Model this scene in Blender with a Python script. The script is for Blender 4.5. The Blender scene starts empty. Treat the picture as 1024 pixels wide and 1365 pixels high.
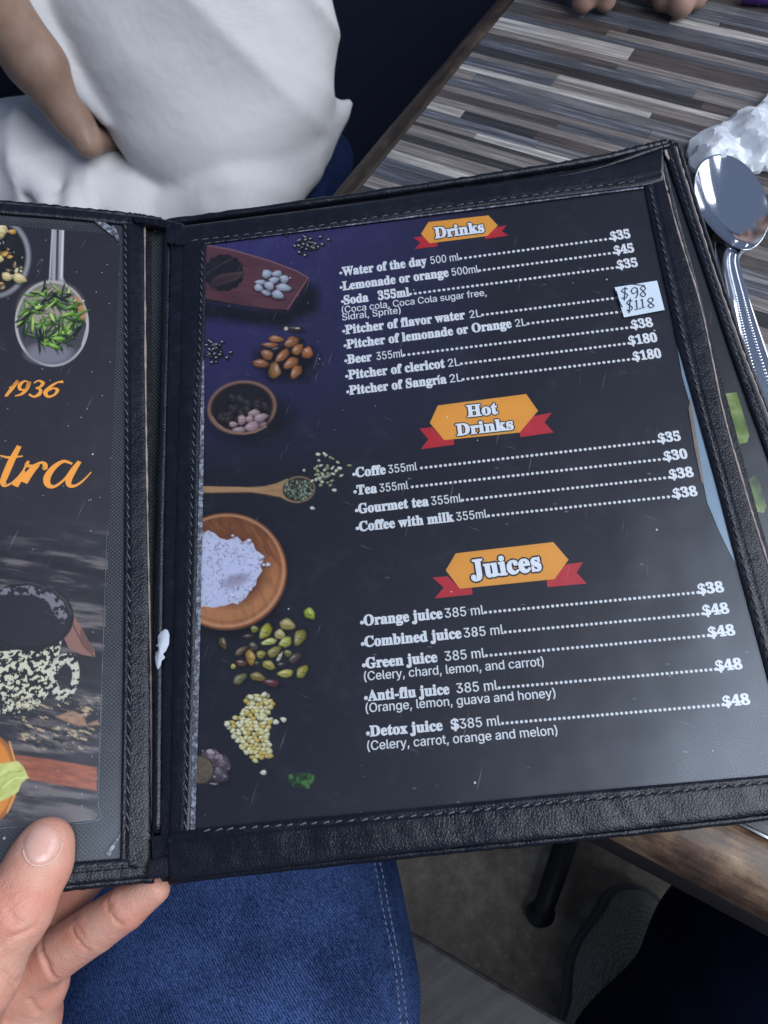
import bpy, math, random
import numpy as np
from mathutils import Vector, Matrix
from mathutils.geometry import delaunay_2d_cdt
random.seed(7); RNG = np.random.default_rng(7)
SC = bpy.context.scene; COL = SC.collection

# ------------------------------------------------------------------ camera
F = 1026.0; CX, CY = 512.0, 682.5                 # pinhole of the 1024 x 1365 photograph
D1 = np.array([0.87976368, 0.39217171, -0.26873263])   # table x axis (along the strips), in camera axes
D2 = np.array([0.47360072, -0.77224825, 0.42347963])   # table y axis (away)
NN = np.array([0.04145157, 0.49983396, 0.86512877])    # straight down
M = np.array([D1, D2, -NN]); TABLE_Z = 0.75
CAM = np.array([0.0, 0.0, TABLE_Z + 0.33])
cam_d = bpy.data.cameras.new('camera'); cam = bpy.data.objects.new('camera', cam_d); COL.objects.link(cam)
R = np.column_stack([M @ np.array([1, 0, 0]), M @ np.array([0, -1, 0]), M @ np.array([0, 0, -1])])
mw = Matrix([list(R[0]) + [CAM[0]], list(R[1]) + [CAM[1]], list(R[2]) + [CAM[2]], [0, 0, 0, 1]])
cam.matrix_world = mw
cam_d.sensor_fit = 'VERTICAL'; cam_d.sensor_height = 36.0; cam_d.lens = F / 1365 * 36.0
cam_d.clip_start = 0.01; cam_d.clip_end = 50
cam_d.dof.use_dof = True; cam_d.dof.focus_distance = 0.33; cam_d.dof.aperture_fstop = 22
SC.camera = cam
# ------------------------------------------------------------------ light
world = bpy.data.worlds.new('World'); SC.world = world; world.use_nodes = True
bg = world.node_tree.nodes['Background']; bg.inputs[0].default_value = (0.40, 0.52, 0.82, 1); bg.inputs[1].default_value = 0.36
def area(name, loc, target, size, power, color):
    d = bpy.data.lights.new(name, 'AREA'); d.shape = 'RECTANGLE'; d.size, d.size_y = size; d.energy = power; d.color = color
    o = bpy.data.objects.new(name, d); COL.objects.link(o); o.location = loc
    o.rotation_euler = (Vector(target) - Vector(loc)).to_track_quat('-Z', 'Y').to_euler(); return o
area('daylight_overhead', (1.25, 0.30, 2.40), (0.0, 0.3, 0.7), (1.7, 1.7), 74, (0.86, 0.92, 1.0))
area('daylight_far', (1.5, 2.3, 1.9), (-0.1, 0.5, 0.7), (1.6, 1.2), 34, (0.90, 0.94, 1.0))
vs = SC.view_settings; vs.view_transform = 'Standard'; vs.look = 'None'; vs.exposure = 0.0; vs.gamma = 1.0; vs.use_curve_mapping = False
SC.cycles.use_denoising = True
SC.cycles.transparent_max_bounces = 16

# ------------------------------------------------------------------ projection helpers
def ray(px, py): return M @ np.array([(px - CX) / F, (py - CY) / F, 1.0])
def U(px, py, t): return CAM + ray(px, py) * t
def UZ(px, py, z):
    r = ray(px, py); return CAM + r * ((z - CAM[2]) / r[2])
def proj(P):
    q = (np.asarray(P) - CAM) @ M
    return CX + F * q[..., 0] / q[..., 2], CY + F * q[..., 1] / q[..., 2]
class Plane:
    def __init__(s, o, ex, n):
        s.o = o; s.n = n / np.linalg.norm(n); ex = ex - s.n * (ex @ s.n); s.ex = ex / np.linalg.norm(ex)
        s.ey = np.cross(s.n, s.ex)                       # points up the page
        if (CAM - o) @ s.n < 0: raise ValueError
    def hit(s, px, py, off=0.0):
        r = ray(px, py); o = s.o + s.n * off
        return CAM + r * (((o - CAM) @ s.n) / (r @ s.n))
    def loc(s, px, py, off=0.0):
        d = s.hit(px, py, off) - s.o; return np.array([d @ s.ex, d @ s.ey])
    def at(s, u, v, off=0.0):
        u = np.asarray(u)[..., None]; v = np.asarray(v)[..., None]
        off = np.asarray(off)[..., None] if np.ndim(off) else off
        return s.o + u * s.ex + v * s.ey + off * s.n
def cw(p): return CAM + M @ np.array(p)
nR = M @ np.array([0.07885348, 0.3626069, 0.92860022])
PR = Plane(U(272, 325, 0.381), U(858, 250, 0.372) - U(272, 325, 0.381), -nR)
nL = M @ np.array([-0.250, 0.386, 0.887])
PL = Plane(U(161, 313, 0.3865), M @ np.array([0.963, 0.008, 0.268]), -nL)

# ------------------------------------------------------------------ materials
def s2l(c):
    c = np.asarray(c, float) / 255.0
    return np.where(c <= 0.04045, c / 12.92, ((c + 0.055) / 1.055) ** 2.4)
class NT:
    def __init__(s, name):
        s.m = bpy.data.materials.new(name); s.m.use_nodes = True; s.t = s.m.node_tree; s.n = s.t.nodes
        s.p = s.n['Principled BSDF']; s.out = s.n['Material Output']
    def N(s, typ, **kw):
        x = s.n.new(typ)
        for k, v in kw.items():
            if k.startswith('i_'): x.inputs[k[2:].replace('_', ' ')].default_value = v
            else: setattr(x, k, v)
        return x
    def L(s, a, b): s.t.links.new(a, b)
    def coord(s, kind='Object', scale=(1, 1, 1), rot=(0, 0, 0)):
        tc = s.N('ShaderNodeTexCoord'); mp = s.N('ShaderNodeMapping'); s.L(tc.outputs[kind], mp.inputs[0]); mp.inputs['Rotation'].default_value = rot
        m2 = s.N('ShaderNodeMapping'); s.L(mp.outputs[0], m2.inputs[0]); m2.inputs['Scale'].default_value = scale; return m2.outputs[0]
    def noise(s, vec, scale, detail=4, rough=0.55, out='Fac'):
        x = s.N('ShaderNodeTexNoise'); s.L(vec, x.inputs['Vector']); x.inputs['Scale'].default_value = scale
        x.inputs['Detail'].default_value = detail; x.inputs['Roughness'].default_value = rough; return x.outputs[out]
    def ramp(s, fac, stops, interp='LINEAR'):
        x = s.N('ShaderNodeValToRGB'); s.L(fac, x.inputs[0]); e = x.color_ramp.elements; x.color_ramp.interpolation = interp
        while len(e) < len(stops): e.new(0.5)
        for el, (p, c) in zip(e, stops):
            el.position = p; el.color = tuple(c) + (1,) if len(c) == 3 else c
        return x.outputs[0]
    def math(s, op, a, b=None, c=None, clamp=False):
        x = s.N('ShaderNodeMath', operation=op); x.use_clamp = clamp
        for i, v in enumerate((a, b, c)):
            if v is None: continue
            if hasattr(v, 'default_value'): s.L(v, x.inputs[i])
            else: x.inputs[i].default_value = v
        return x.outputs[0]
    def mix(s, fac, a, b, blend='MIX'):
        x = s.N('ShaderNodeMix', data_type='RGBA', blend_type=blend)
        for i, v in ((0, fac), (6, a), (7, b)):
            if hasattr(v, 'default_value'): s.L(v, x.inputs[i])
            else: x.inputs[i].default_value = v if i == 0 else (tuple(v) + (1,) if len(v) == 3 else v)
        return x.outputs[2]
    def bump(s, h, strength=0.3, dist=0.001, normal=None):
        x = s.N('ShaderNodeBump'); s.L(h, x.inputs['Height']); x.inputs['Strength'].default_value = strength
        x.inputs['Distance'].default_value = dist
        if normal is not None: s.L(normal, x.inputs['Normal'])
        return x.outputs[0]
    def base(s, c):
        if hasattr(c, 'default_value'): s.L(c, s.p.inputs['Base Color'])
        else: s.p.inputs['Base Color'].default_value = tuple(c) + (1,)
    def set(s, **kw):
        for k, v in kw.items():
            k = k.replace('_', ' ')
            if hasattr(v, 'default_value'): s.L(v, s.p.inputs[k])
            else: s.p.inputs[k].default_value = v
def mat_leather(name, col=(0.0035, 0.0045, 0.009), rough=0.36, grain=1100, wear=0.5):
    k = NT(name); c = k.coord()
    n1 = k.noise(c, grain, 3); v = k.N('ShaderNodeTexVoronoi', feature='DISTANCE_TO_EDGE'); k.L(c, v.inputs['Vector']); v.inputs['Scale'].default_value = grain * 0.75
    cr = k.noise(c, 160, 6, 0.7); big = k.noise(c, 28, 4)
    h = k.math('ADD', k.math('MULTIPLY', n1, 0.5), k.math('MULTIPLY', k.math('MINIMUM', v.outputs['Distance'], 0.25), 1.6))
    h = k.math('ADD', h, k.math('MULTIPLY', cr, 1.2))
    bp = k.bump(h, 0.35, 0.0004); bp = k.bump(big, 0.5, 0.003, bp)
    k.base(k.mix(k.ramp(cr, [(0.5, (0, 0, 0)), (0.78, (1, 1, 1))]), col, tuple(x * 2.0 + 0.006 * wear for x in col)))
    k.set(Roughness=k.math('ADD', k.math('MULTIPLY', big, 0.34), rough - 0.20), Normal=bp); k.p.inputs['Specular IOR Level'].default_value = 0.32
    return k.m
def mat_simple(name, col, rough=0.5, noise=0.0, scale=200, bump=0.0, metallic=0.0, **kw):
    k = NT(name); c = k.coord(); n = k.noise(c, scale, 5)
    k.base(k.mix(n, tuple(x * (1 - noise) for x in col), tuple(min(1, x * (1 + noise)) for x in col)))
    k.set(Roughness=rough, Metallic=metallic, **kw)
    if bump: k.set(Normal=k.bump(n, bump, 0.001))
    return k.m
def mat_skin(name, col, warm, mottle=1.0):
    k = NT(name); c = k.coord()
    n = k.noise(c, 60, 4); n2 = k.noise(c, 260, 4)
    v = k.N('ShaderNodeTexVoronoi', feature='DISTANCE_TO_EDGE'); k.L(c, v.inputs['Vector']); v.inputs['Scale'].default_value = 1100
    a = k.mix(k.ramp(n, [(0.35, (0, 0, 0)), (0.65, (1, 1, 1))]), col, warm)
    a = k.mix(k.math('MULTIPLY', n2, 0.35), a, tuple(x * 0.8 for x in warm)); k.base(a)
    fine = k.noise(c, 1400, 3)
    wr = k.noise(k.coord(scale=(1, 1, 1)), 420, 5, 0.7)
    h = k.math('ADD', k.math('MULTIPLY', k.math('MINIMUM', v.outputs['Distance'], 0.3), 0.8), k.math('ADD', fine, k.math('MULTIPLY', wr, 1.5)))
    k.set(Roughness=0.46, Normal=k.bump(h, 0.48 * mottle, 0.0005)); k.p.inputs['Specular IOR Level'].default_value = 0.4
    k.p.inputs['Subsurface Weight'].default_value = 0.18; k.p.inputs['Subsurface Scale'].default_value = 0.004
    k.p.inputs['Subsurface Radius'].default_value = (1.0, 0.35, 0.2)
    return k.m
def mat_cloth(name, col, pitch=900, bump=0.35, contrast=0.10, sheen=0.0):
    k = NT(name); c = k.coord(rot=(0.3, 0.6, 0.5))
    w = k.N('ShaderNodeTexWave', wave_type='BANDS', bands_direction='X'); k.L(c, w.inputs['Vector']); w.inputs['Scale'].default_value = pitch / 4.5; w.inputs['Distortion'].default_value = 1.2; w.inputs['Detail'].default_value = 2; w.inputs['Detail Scale'].default_value = 3
    n = k.noise(c, 500, 3); big = k.noise(c, 12, 4)
    f = k.math('MULTIPLY', w.outputs['Fac'], contrast * 1.5)
    a = k.mix(f, col, tuple(x * 0.72 for x in col)); a = k.mix(k.math('MULTIPLY', n, contrast), a, tuple(x * 0.6 for x in col)); k.base(a)
    bp = k.bump(k.math('ADD', k.math('MULTIPLY', w.outputs['Fac'], 0.6), n), bump, 0.0003); bp = k.bump(big, 0.35, 0.012, bp)
    k.set(Roughness=0.95, Normal=bp); k.p.inputs['Specular IOR Level'].default_value = 0.1
    return k.m
def mat_denim(name, dark, light):
    k = NT(name)
    c = k.coord(rot=(0, 0, -1.15))
    w = k.N('ShaderNodeTexWave', wave_type='BANDS', bands_direction='X'); k.L(c, w.inputs['Vector']); w.inputs['Scale'].default_value = 230; w.inputs['Distortion'].default_value = 5.0; w.inputs['Detail'].default_value = 3; w.inputs['Detail Scale'].default_value = 4
    st = k.noise(k.coord(scale=(1500, 300, 300), rot=(0, 0, -1.15)), 1.0, 2); n2 = k.noise(k.coord(scale=(600, 1500, 600), rot=(0, 0, -0.75)), 1.0, 2)
    big = k.noise(c, 22, 4)
    f = k.math('MULTIPLY', k.math('ADD', k.math('MULTIPLY', w.outputs['Fac'], 0.30), k.math('ADD', k.math('MULTIPLY', st, 0.55), k.math('MULTIPLY', n2, 0.45))), 1.0)
    f = k.math('ADD', f, k.math('MULTIPLY', k.math('SUBTRACT', big, 0.5), 0.6))
    k.base(k.ramp(f, [(0.40, dark), (0.66, tuple((a + b) / 3.0 for a, b in zip(dark, light))), (0.92, light)]))
    k.set(Roughness=0.95, Normal=k.bump(f, 0.5, 0.0005)); k.p.inputs['Specular IOR Level'].default_value = 0.1
    return k.m
def mat_attr(name, rough=0.5, spec=0.3):
    k = NT(name); a = k.N('ShaderNodeAttribute', attribute_name='Col'); k.base(a.outputs['Color']); k.set(Roughness=rough); k.p.inputs['Specular IOR Level'].default_value = spec
    return k.m
def mat_plastic(name):
    k = NT(name); c = k.coord('UV')       # uv in metres on the leaf
    wav = k.noise(c, 22, 2, 0.4); fine = k.noise(c, 160, 3)
    bp = k.bump(wav, 0.22, 0.004)
    g = k.N('ShaderNodeBsdfGlossy'); k.L(bp, g.inputs['Normal']); g.inputs['Color'].default_value = (0.78, 0.87, 1, 1)
    sm = k.noise(c, 35, 5, 0.65); k.L(k.math('ADD', k.math('MULTIPLY', sm, 0.16), 0.16), g.inputs['Roughness'])
    fr = k.N('ShaderNodeFresnel'); fr.inputs['IOR'].default_value = 1.50; k.L(bp, fr.inputs['Normal'])
    tr = k.N('ShaderNodeBsdfTransparent')
    m1 = k.N('ShaderNodeMixShader'); k.L(k.math('MULTIPLY', fr.outputs[0], 0.95, clamp=True), m1.inputs[0]); k.L(tr.outputs[0], m1.inputs[1]); k.L(g.outputs[0], m1.inputs[2])
    # dust specks, smears and hairline scratches lying on the film
    v = k.N('ShaderNodeTexVoronoi'); k.L(c, v.inputs['Vector']); v.inputs['Scale'].default_value = 260; v.inputs['Randomness'].default_value = 1
    sep = k.N('ShaderNodeSeparateColor'); k.L(v.outputs['Color'], sep.inputs[0])
    spk = k.math('MULTIPLY', k.math('LESS_THAN', v.outputs['Distance'], k.math('MULTIPLY', sep.outputs[1], 0.13)), k.math('GREATER_THAN', sep.outputs[0], 0.93))
    v2 = k.N('ShaderNodeTexVoronoi'); k.L(c, v2.inputs['Vector']); v2.inputs['Scale'].default_value = 75
    sep2 = k.N('ShaderNodeSeparateColor'); k.L(v2.outputs['Color'], sep2.inputs[0])
    spk2 = k.math('MULTIPLY', k.math('LESS_THAN', v2.outputs['Distance'], k.math('MULTIPLY', sep2.outputs[1], 0.035)), k.math('GREATER_THAN', sep2.outputs[0], 0.82))
    scr = k.noise(k.coord('UV', scale=(900, 45, 1), rot=(0, 0, 0.35)), 1.0, 1, 0.5); scr = k.ramp(scr, [(0.74, (0, 0, 0)), (0.80, (1, 1, 1))])
    scr2 = k.noise(k.coord('UV', scale=(60, 1000, 1), rot=(0, 0, 0.5)), 1.0, 1, 0.5); scr2 = k.ramp(scr2, [(0.76, (0, 0, 0)), (0.82, (1, 1, 1))])
    smear = k.ramp(k.noise(c, 48, 8, 0.8), [(0.52, (0, 0, 0)), (0.80, (0.022, 0.022, 0.022))])
    tot = k.math('ADD', k.math('MULTIPLY', k.math('ADD', spk, spk2), 0.55), k.math('ADD', k.math('MULTIPLY', k.math('ADD', scr, scr2), 0.10), smear), clamp=True)
    d = k.N('ShaderNodeBsdfDiffuse'); d.inputs['Color'].default_value = (0.75, 0.80, 0.88, 1)
    m2 = k.N('ShaderNodeMixShader'); k.L(k.math('MULTIPLY', tot, 0.8), m2.inputs[0]); k.L(m1.outputs[0], m2.inputs[1]); k.L(d.outputs[0], m2.inputs[2])
    k.L(m2.outputs[0], k.out.inputs[0]); return k.m
def mat_dotmesh(name):
    k = NT(name); c = k.coord('UV', rot=(0, 0, 0.785))
    v = k.N('ShaderNodeTexVoronoi'); k.L(c, v.inputs['Vector']); v.inputs['Scale'].default_value = 860; v.inputs['Randomness'].default_value = 0.12
    f = k.ramp(v.outputs['Distance'], [(0.18, (1, 1, 1)), (0.46, (0, 0, 0))]); n = k.noise(c, 60, 4)
    k.base(k.mix(f, (0.005, 0.006, 0.010), k.mix(n, (0.03, 0.034, 0.042), (0.085, 0.092, 0.105))))
    k.set(Roughness=0.55, Normal=k.bump(f, 0.6, 0.0004)); return k.m
def mat_strip(name, dark, light, streak):
    k = NT(name); oi = k.N('ShaderNodeObjectInfo')
    tc = k.N('ShaderNodeTexCoord'); mp = k.N('ShaderNodeMapping'); k.L(tc.outputs['Generated'], mp.inputs[0])
    comb = k.N('ShaderNodeCombineXYZ'); k.L(k.math('MULTIPLY', oi.outputs['Random'], 37.0), comb.inputs[0]); k.L(k.math('MULTIPLY', oi.outputs['Random'], 91.0), comb.inputs[1]); k.L(comb.outputs[0], mp.inputs['Location'])
    g = k.N('ShaderNodeNewGeometry'); m2 = k.N('ShaderNodeMapping'); k.L(g.outputs['Position'], m2.inputs[0]); m2.inputs['Scale'].default_value = (16, 560, 1); k.L(comb.outputs[0], m2.inputs['Location'])
    n = k.noise(m2.outputs[0], 1.0, 5, 0.65)
    m3 = k.N('ShaderNodeMapping'); k.L(g.outputs['Position'], m3.inputs[0]); m3.inputs['Scale'].default_value = (70, 2300, 1); n2 = k.noise(m3.outputs[0], 1.0, 2, 0.6)
    f = k.math('ADD', k.math('MULTIPLY', n, 0.75), k.math('MULTIPLY', n2, 0.3))
    c = k.ramp(f, [(0.40, tuple(a * 0.55 for a in dark)), (0.52, tuple((a + b) / 2.7 for a, b in zip(dark, light))), (0.64, tuple(a * 0.88 for a in light))])
    c = k.mix(k.math('MULTIPLY', k.ramp(n, [(0.58, (0, 0, 0)), (0.66, (1, 1, 1))]), 0.5), c, streak)
    k.base(c); k.set(Roughness=k.math('ADD', k.math('MULTIPLY', n2, 0.15), 0.34), Normal=k.bump(f, 0.12, 0.0004)); k.p.inputs['Specular IOR Level'].default_value = 0.5
    return k.m
def mat_wood(name, stops, along=(30, 300, 30), rough=0.35, rot=(0, 0, 0), bump=0.3, gloss=0.5):
    k = NT(name); c = k.coord(scale=along, rot=rot); n = k.noise(c, 1.0, 6, 0.7); c2 = k.coord(); n2 = k.noise(c2, 45, 5, 0.7)
    f = k.math('ADD', k.math('MULTIPLY', n, 0.6), k.math('MULTIPLY', n2, 0.42))
    k.base(k.ramp(f, stops)); k.set(Roughness=k.math('ADD', k.math('MULTIPLY', n2, 0.3), rough - 0.1), Normal=k.bump(f, bump, 0.001)); k.p.inputs['Specular IOR Level'].default_value = gloss
    return k.m
def mat_concrete(name):
    k = NT(name); c = k.coord(); n = k.noise(c, 7, 7, 0.7); n2 = k.noise(c, 45, 5, 0.75); sp = k.noise(c, 130, 2)
    f = k.math('ADD', k.math('MULTIPLY', n, 0.6), k.math('MULTIPLY', n2, 0.45))
    a = k.ramp(f, [(0.35, (0.085, 0.065, 0.045)), (0.52, (0.22, 0.185, 0.14)), (0.68, (0.40, 0.36, 0.30))])
    a = k.mix(k.ramp(sp, [(0.66, (0, 0, 0)), (0.72, (0.5, 0.5, 0.5))]), a, (0.42, 0.40, 0.35)); k.base(a)
    k.set(Roughness=0.6, Normal=k.bump(f, 0.3, 0.004)); return k.m
MT = {}
MT['leather'] = mat_leather('black_leather'); MT['leather_soft'] = mat_leather('black_leather_soft', rough=0.5, grain=900)
MT['thread'] = mat_simple('grey_thread', (0.075, 0.082, 0.10), 0.7, 0.5, 900)
MT['pale_edge'] = mat_simple('worn_pale_edge', (0.24, 0.19, 0.17), 0.5, 0.75, 260)
MT['page'] = mat_attr('printed_paper'); MT['white_ink'] = mat_simple('white_ink', (0.80, 0.82, 0.85), 0.5)
MT['plastic'] = mat_plastic('clear_plastic'); MT['dotmesh'] = mat_dotmesh('dotted_fabric')
MT['orange'] = mat_simple('orange_ink', (0.80, 0.36, 0.045), 0.5, 0.06, 120); MT['red'] = mat_simple('red_ink', (0.52, 0.018, 0.030), 0.5, 0.08, 200)
MT['script'] = mat_simple('amber_ink', (0.80, 0.33, 0.04), 0.5); MT['ink_black'] = mat_simple('black_ink', (0.008, 0.008, 0.012), 0.5)
MT['skin'] = mat_skin('skin_light', (0.56, 0.315, 0.235), (0.54, 0.225, 0.16)); MT['skin2'] = mat_skin('skin_tan', (0.31, 0.205, 0.155), (0.26, 0.16, 0.115), 0.5)
MT['skin3'] = mat_skin('skin_brown', (0.32, 0.20, 0.15), (0.27, 0.16, 0.12), 0.5)
MT['nail'] = mat_simple('fingernail', (0.58, 0.33, 0.27), 0.30, 0.08, 120); MT['nail_rim'] = mat_simple('nail_rim', (0.62, 0.40, 0.33), 0.5)
MT['shirt'] = mat_cloth('white_cotton', (0.60, 0.585, 0.585), 900, 0.06, 0.07); MT['denim'] = mat_denim('blue_denim', (0.003, 0.009, 0.040), (0.058, 0.105, 0.27))
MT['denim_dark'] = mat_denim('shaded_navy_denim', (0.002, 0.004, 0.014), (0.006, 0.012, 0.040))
MT['denim_navy'] = mat_denim('navy_denim', (0.004, 0.009, 0.035), (0.022, 0.045, 0.13)); MT['navy'] = mat_cloth('navy_cloth', (0.006, 0.008, 0.018), 400, 0.3, 0.3)
MT['seam'] = mat_simple('pale_seam_thread', (0.17, 0.20, 0.27), 0.8, 0.4, 600)
MT['steel'] = mat_simple('polished_steel', (0.72, 0.74, 0.78), 0.12, 0.08, 300, 0.03, 1.0)
k_ = NT('scratched_steel'); c_ = k_.coord(scale=(300, 2500, 300), rot=(0, 0, 0.7)); n_ = k_.noise(c_, 1.0, 3, 0.7); n2_ = k_.noise(k_.coord(), 60, 5, 0.7)
k_.base(k_.mix(n2_, (0.62, 0.64, 0.68), (0.74, 0.76, 0.80))); k_.set(Metallic=1.0, Roughness=k_.math('ADD', k_.math('MULTIPLY', n_, 0.16), 0.04), Normal=k_.bump(n_, 0.03, 0.0004)); MT['steel'] = k_.m
MT['dark_steel'] = mat_simple('dull_steel', (0.30, 0.31, 0.33), 0.22, 0.1, 300, 0.02, 1.0)
MT['concrete'] = mat_concrete('worn_concrete'); MT['iron'] = mat_simple('black_iron', (0.004, 0.004, 0.006), 0.55, 0.4, 80, 0.2)
k_ = NT('grey_knit'); c_ = k_.coord(); v_ = k_.N('ShaderNodeTexVoronoi'); k_.L(c_, v_.inputs['Vector']); v_.inputs['Scale'].default_value = 330; v_.inputs['Randomness'].default_value = 0.25
k_.base(k_.mix(k_.ramp(v_.outputs['Distance'], [(0.25, (0, 0, 0)), (0.45, (1, 1, 1))]), (0.05, 0.046, 0.038), (0.25, 0.235, 0.20))); k_.set(Roughness=0.9, Normal=k_.bump(v_.outputs['Distance'], 0.6, 0.002)); MT['shoe'] = k_.m
MT['sole'] = mat_simple('grey_rubber', (0.075, 0.075, 0.072), 0.6, 0.15)
MT['frame_wood'] = mat_wood('worn_table_wood', [(0.38, (0.012, 0.009, 0.009)), (0.50, (0.085, 0.047, 0.028)), (0.60, (0.21, 0.13, 0.075)), (0.72, (0.42, 0.35, 0.28))], (14, 120, 60), 0.36)
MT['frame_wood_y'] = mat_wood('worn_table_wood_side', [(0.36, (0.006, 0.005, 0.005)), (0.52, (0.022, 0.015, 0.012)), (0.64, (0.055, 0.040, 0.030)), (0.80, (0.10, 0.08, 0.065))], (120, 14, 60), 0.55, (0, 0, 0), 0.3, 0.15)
MT['side_wood'] = mat_wood('dark_table_edge', [(0.40, (0.006, 0.004, 0.004)), (0.6, (0.022, 0.014, 0.012)), (0.75, (0.05, 0.035, 0.03))], (14, 120, 200), 0.45)
MT['seat_wood'] = mat_wood('dark_seat_wood', [(0.40, (0.010, 0.009, 0.010)), (0.56, (0.034, 0.031, 0.035)), (0.74, (0.095, 0.085, 0.082))], (90, 12, 30), 0.5, (0, 0, 0.5))
MT['under'] = mat_simple('table_underside', (0.02, 0.016, 0.013), 0.8)
MT['wrapper'] = None
def mk_wrapper():
    k = NT('white_wrapper'); c = k.coord(); n = k.noise(c, 90, 4); k.base(k.mix(n, (0.42, 0.45, 0.50), (0.56, 0.58, 0.62))); k.set(Roughness=0.24, Normal=k.bump(k.noise(c, 160, 4, 0.6), 0.35, 0.002))
    k.p.inputs['Subsurface Weight'].default_value = 0.1; k.p.inputs['Subsurface Scale'].default_value = 0.004; return k.m
MT['wrapper'] = mk_wrapper()
MT['scrap'] = mat_simple('torn_paper', (0.36, 0.39, 0.45), 0.8, 0.15, 400, 0.3)
MT['sticker'] = mat_simple('sticker_paper', (0.46, 0.53, 0.60), 0.5, 0.12, 90); MT['pen'] = mat_simple('dark_pen_ink', (0.015, 0.015, 0.05), 0.6)
MT['sky_sheen'] = mat_simple('painted_sky_sheen', (0.20, 0.29, 0.38), 0.4, 0.25, 60); MT['tan_edge'] = mat_simple('tan_paper_edge', (0.22, 0.17, 0.14), 0.6, 0.4, 200)  # the pale blue is a sky reflection put into the colour
MT['purple'] = mat_simple('purple_plastic', (0.10, 0.03, 0.24), 0.3)
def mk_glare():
    k = NT('plastic_fold_glare'); c = k.coord('UV'); n = k.noise(c, 420, 5, 0.75); f = k.ramp(n, [(0.46, (0, 0, 0)), (0.62, (1, 1, 1))])
    k.base(k.mix(f, (0.05, 0.055, 0.07), (0.27, 0.30, 0.36))); k.set(Roughness=0.3, Normal=k.bump(n, 0.6, 0.0008)); return k.m  # pale patches are glare on the plastic, put into its colour
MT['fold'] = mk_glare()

# ------------------------------------------------------------------ object helpers
def empty(name, loc, label, cat, group=None):
    o = bpy.data.objects.new(name, None); COL.objects.link(o); o.location = tuple(loc); o.empty_display_size = 0.02
    tag(o, label, cat, group); return o
def tag(o, label=None, cat=None, group=None, kind=None):
    for a, b in (('label', label), ('category', cat), ('group', group), ('kind', kind)):
        if b: o[a] = b
def wloc(o):
    v = Vector((0, 0, 0))
    while o is not None: v = v + o.location; o = o.parent
    return np.array(v)
def mesh_obj(name, V, Fc, mat, parent=None, smooth=False, uv=None, cols=None, loc=None):
    V = np.asarray(V, float).reshape(-1, 3)
    base = wloc(parent) if parent is not None else (np.array(loc, float) if loc is not None else V.mean(0))
    me = bpy.data.meshes.new(name)
    if isinstance(Fc, np.ndarray):
        k = Fc.shape[1]; me.vertices.add(len(V)); me.vertices.foreach_set('co', (V - base).ravel().astype(np.float32))
        me.loops.add(Fc.size); me.loops.foreach_set('vertex_index', Fc.ravel().astype(np.int32))
        me.polygons.add(len(Fc)); me.polygons.foreach_set('loop_start', np.arange(0, Fc.size, k, dtype=np.int32))
        me.update(calc_edges=True); me.validate()
    else:
        me.from_pydata((V - base).tolist(), [], [list(f) for f in Fc]); me.update()
    if smooth: me.polygons.foreach_set('use_smooth', [True] * len(me.polygons))
    if uv is not None:
        li = np.empty(len(me.loops), np.int32); me.loops.foreach_get('vertex_index', li)
        l = me.uv_layers.new(name='UVMap'); l.data.foreach_set('uv', np.asarray(uv)[li].ravel().astype(np.float32))
    if cols is not None:
        a = me.color_attributes.new('Col', 'FLOAT_COLOR', 'POINT'); c4 = np.ones((len(V), 4), np.float32); c4[:, :3] = cols
        a.data.foreach_set('color', c4.ravel())
    if mat is not None: me.materials.append(mat)
    o = bpy.data.objects.new(name, me); COL.objects.link(o)
    if parent is not None: o.parent = parent
    else: o.location = tuple(base)
    return o
class MB:
    def __init__(s): s.V = []; s.F = []; s.n = 0
    def add(s, V, Fc):
        V = np.asarray(V, float).reshape(-1, 3); s.V.append(V); s.F += [tuple(int(i) + s.n for i in f) for f in Fc]; s.n += len(V)
    def build(s, name, mat, parent=None, smooth=False, **kw): return mesh_obj(name, np.vstack(s.V), s.F, mat, parent, smooth, **kw)
def smooth_path(P, n=8):
    P = [np.asarray(p, float) for p in P]; out = []
    Q = [2 * P[0] - P[1]] + P + [2 * P[-1] - P[-2]]
    for i in range(1, len(Q) - 2):
        for j in range(n):
            t = j / n; a, b, c, d = Q[i - 1:i + 3]
            out.append(0.5 * (2 * b + (c - a) * t + (2 * a - 5 * b + 4 * c - d) * t * t + (3 * b - a - 3 * c + d) * t ** 3))
    out.append(P[-1]); return np.array(out)
def tube(mb, P, r, seg=6, caps=True):
    P = np.asarray(P, float); n = len(P); r = np.broadcast_to(r, (n,)); T = np.gradient(P, axis=0); T /= np.linalg.norm(T, axis=1)[:, None] + 1e-12
    ref = np.array([0.13, 0.29, 0.95]); V = []
    for i in range(n):
        a = np.cross(T[i], ref); a /= np.linalg.norm(a); b = np.cross(T[i], a)
        for k in range(seg): th = 2 * math.pi * k / seg; V.append(P[i] + r[i] * (math.cos(th) * a + math.sin(th) * b))
    Fc = [(i * seg + k, i * seg + (k + 1) % seg, (i + 1) * seg + (k + 1) % seg, (i + 1) * seg + k) for i in range(n - 1) for k in range(seg)]
    if caps: Fc += [tuple(range(seg))[::-1], tuple((n - 1) * seg + k for k in range(seg))]
    mb.add(V, Fc)
def box(mb, c, s, rz=0.0):
    c = np.array(c, float); V = []
    for x in (-1, 1):
        for y in (-1, 1):
            for z in (-1, 1):
                a, b = x * s[0] / 2, y * s[1] / 2; V.append(c + [a * math.cos(rz) - b * math.sin(rz), a * math.sin(rz) + b * math.cos(rz), z * s[2] / 2])
    mb.add(V, [(0, 1, 3, 2), (4, 6, 7, 5), (0, 4, 5, 1), (2, 3, 7, 6), (0, 2, 6, 4), (1, 5, 7, 3)])
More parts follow.
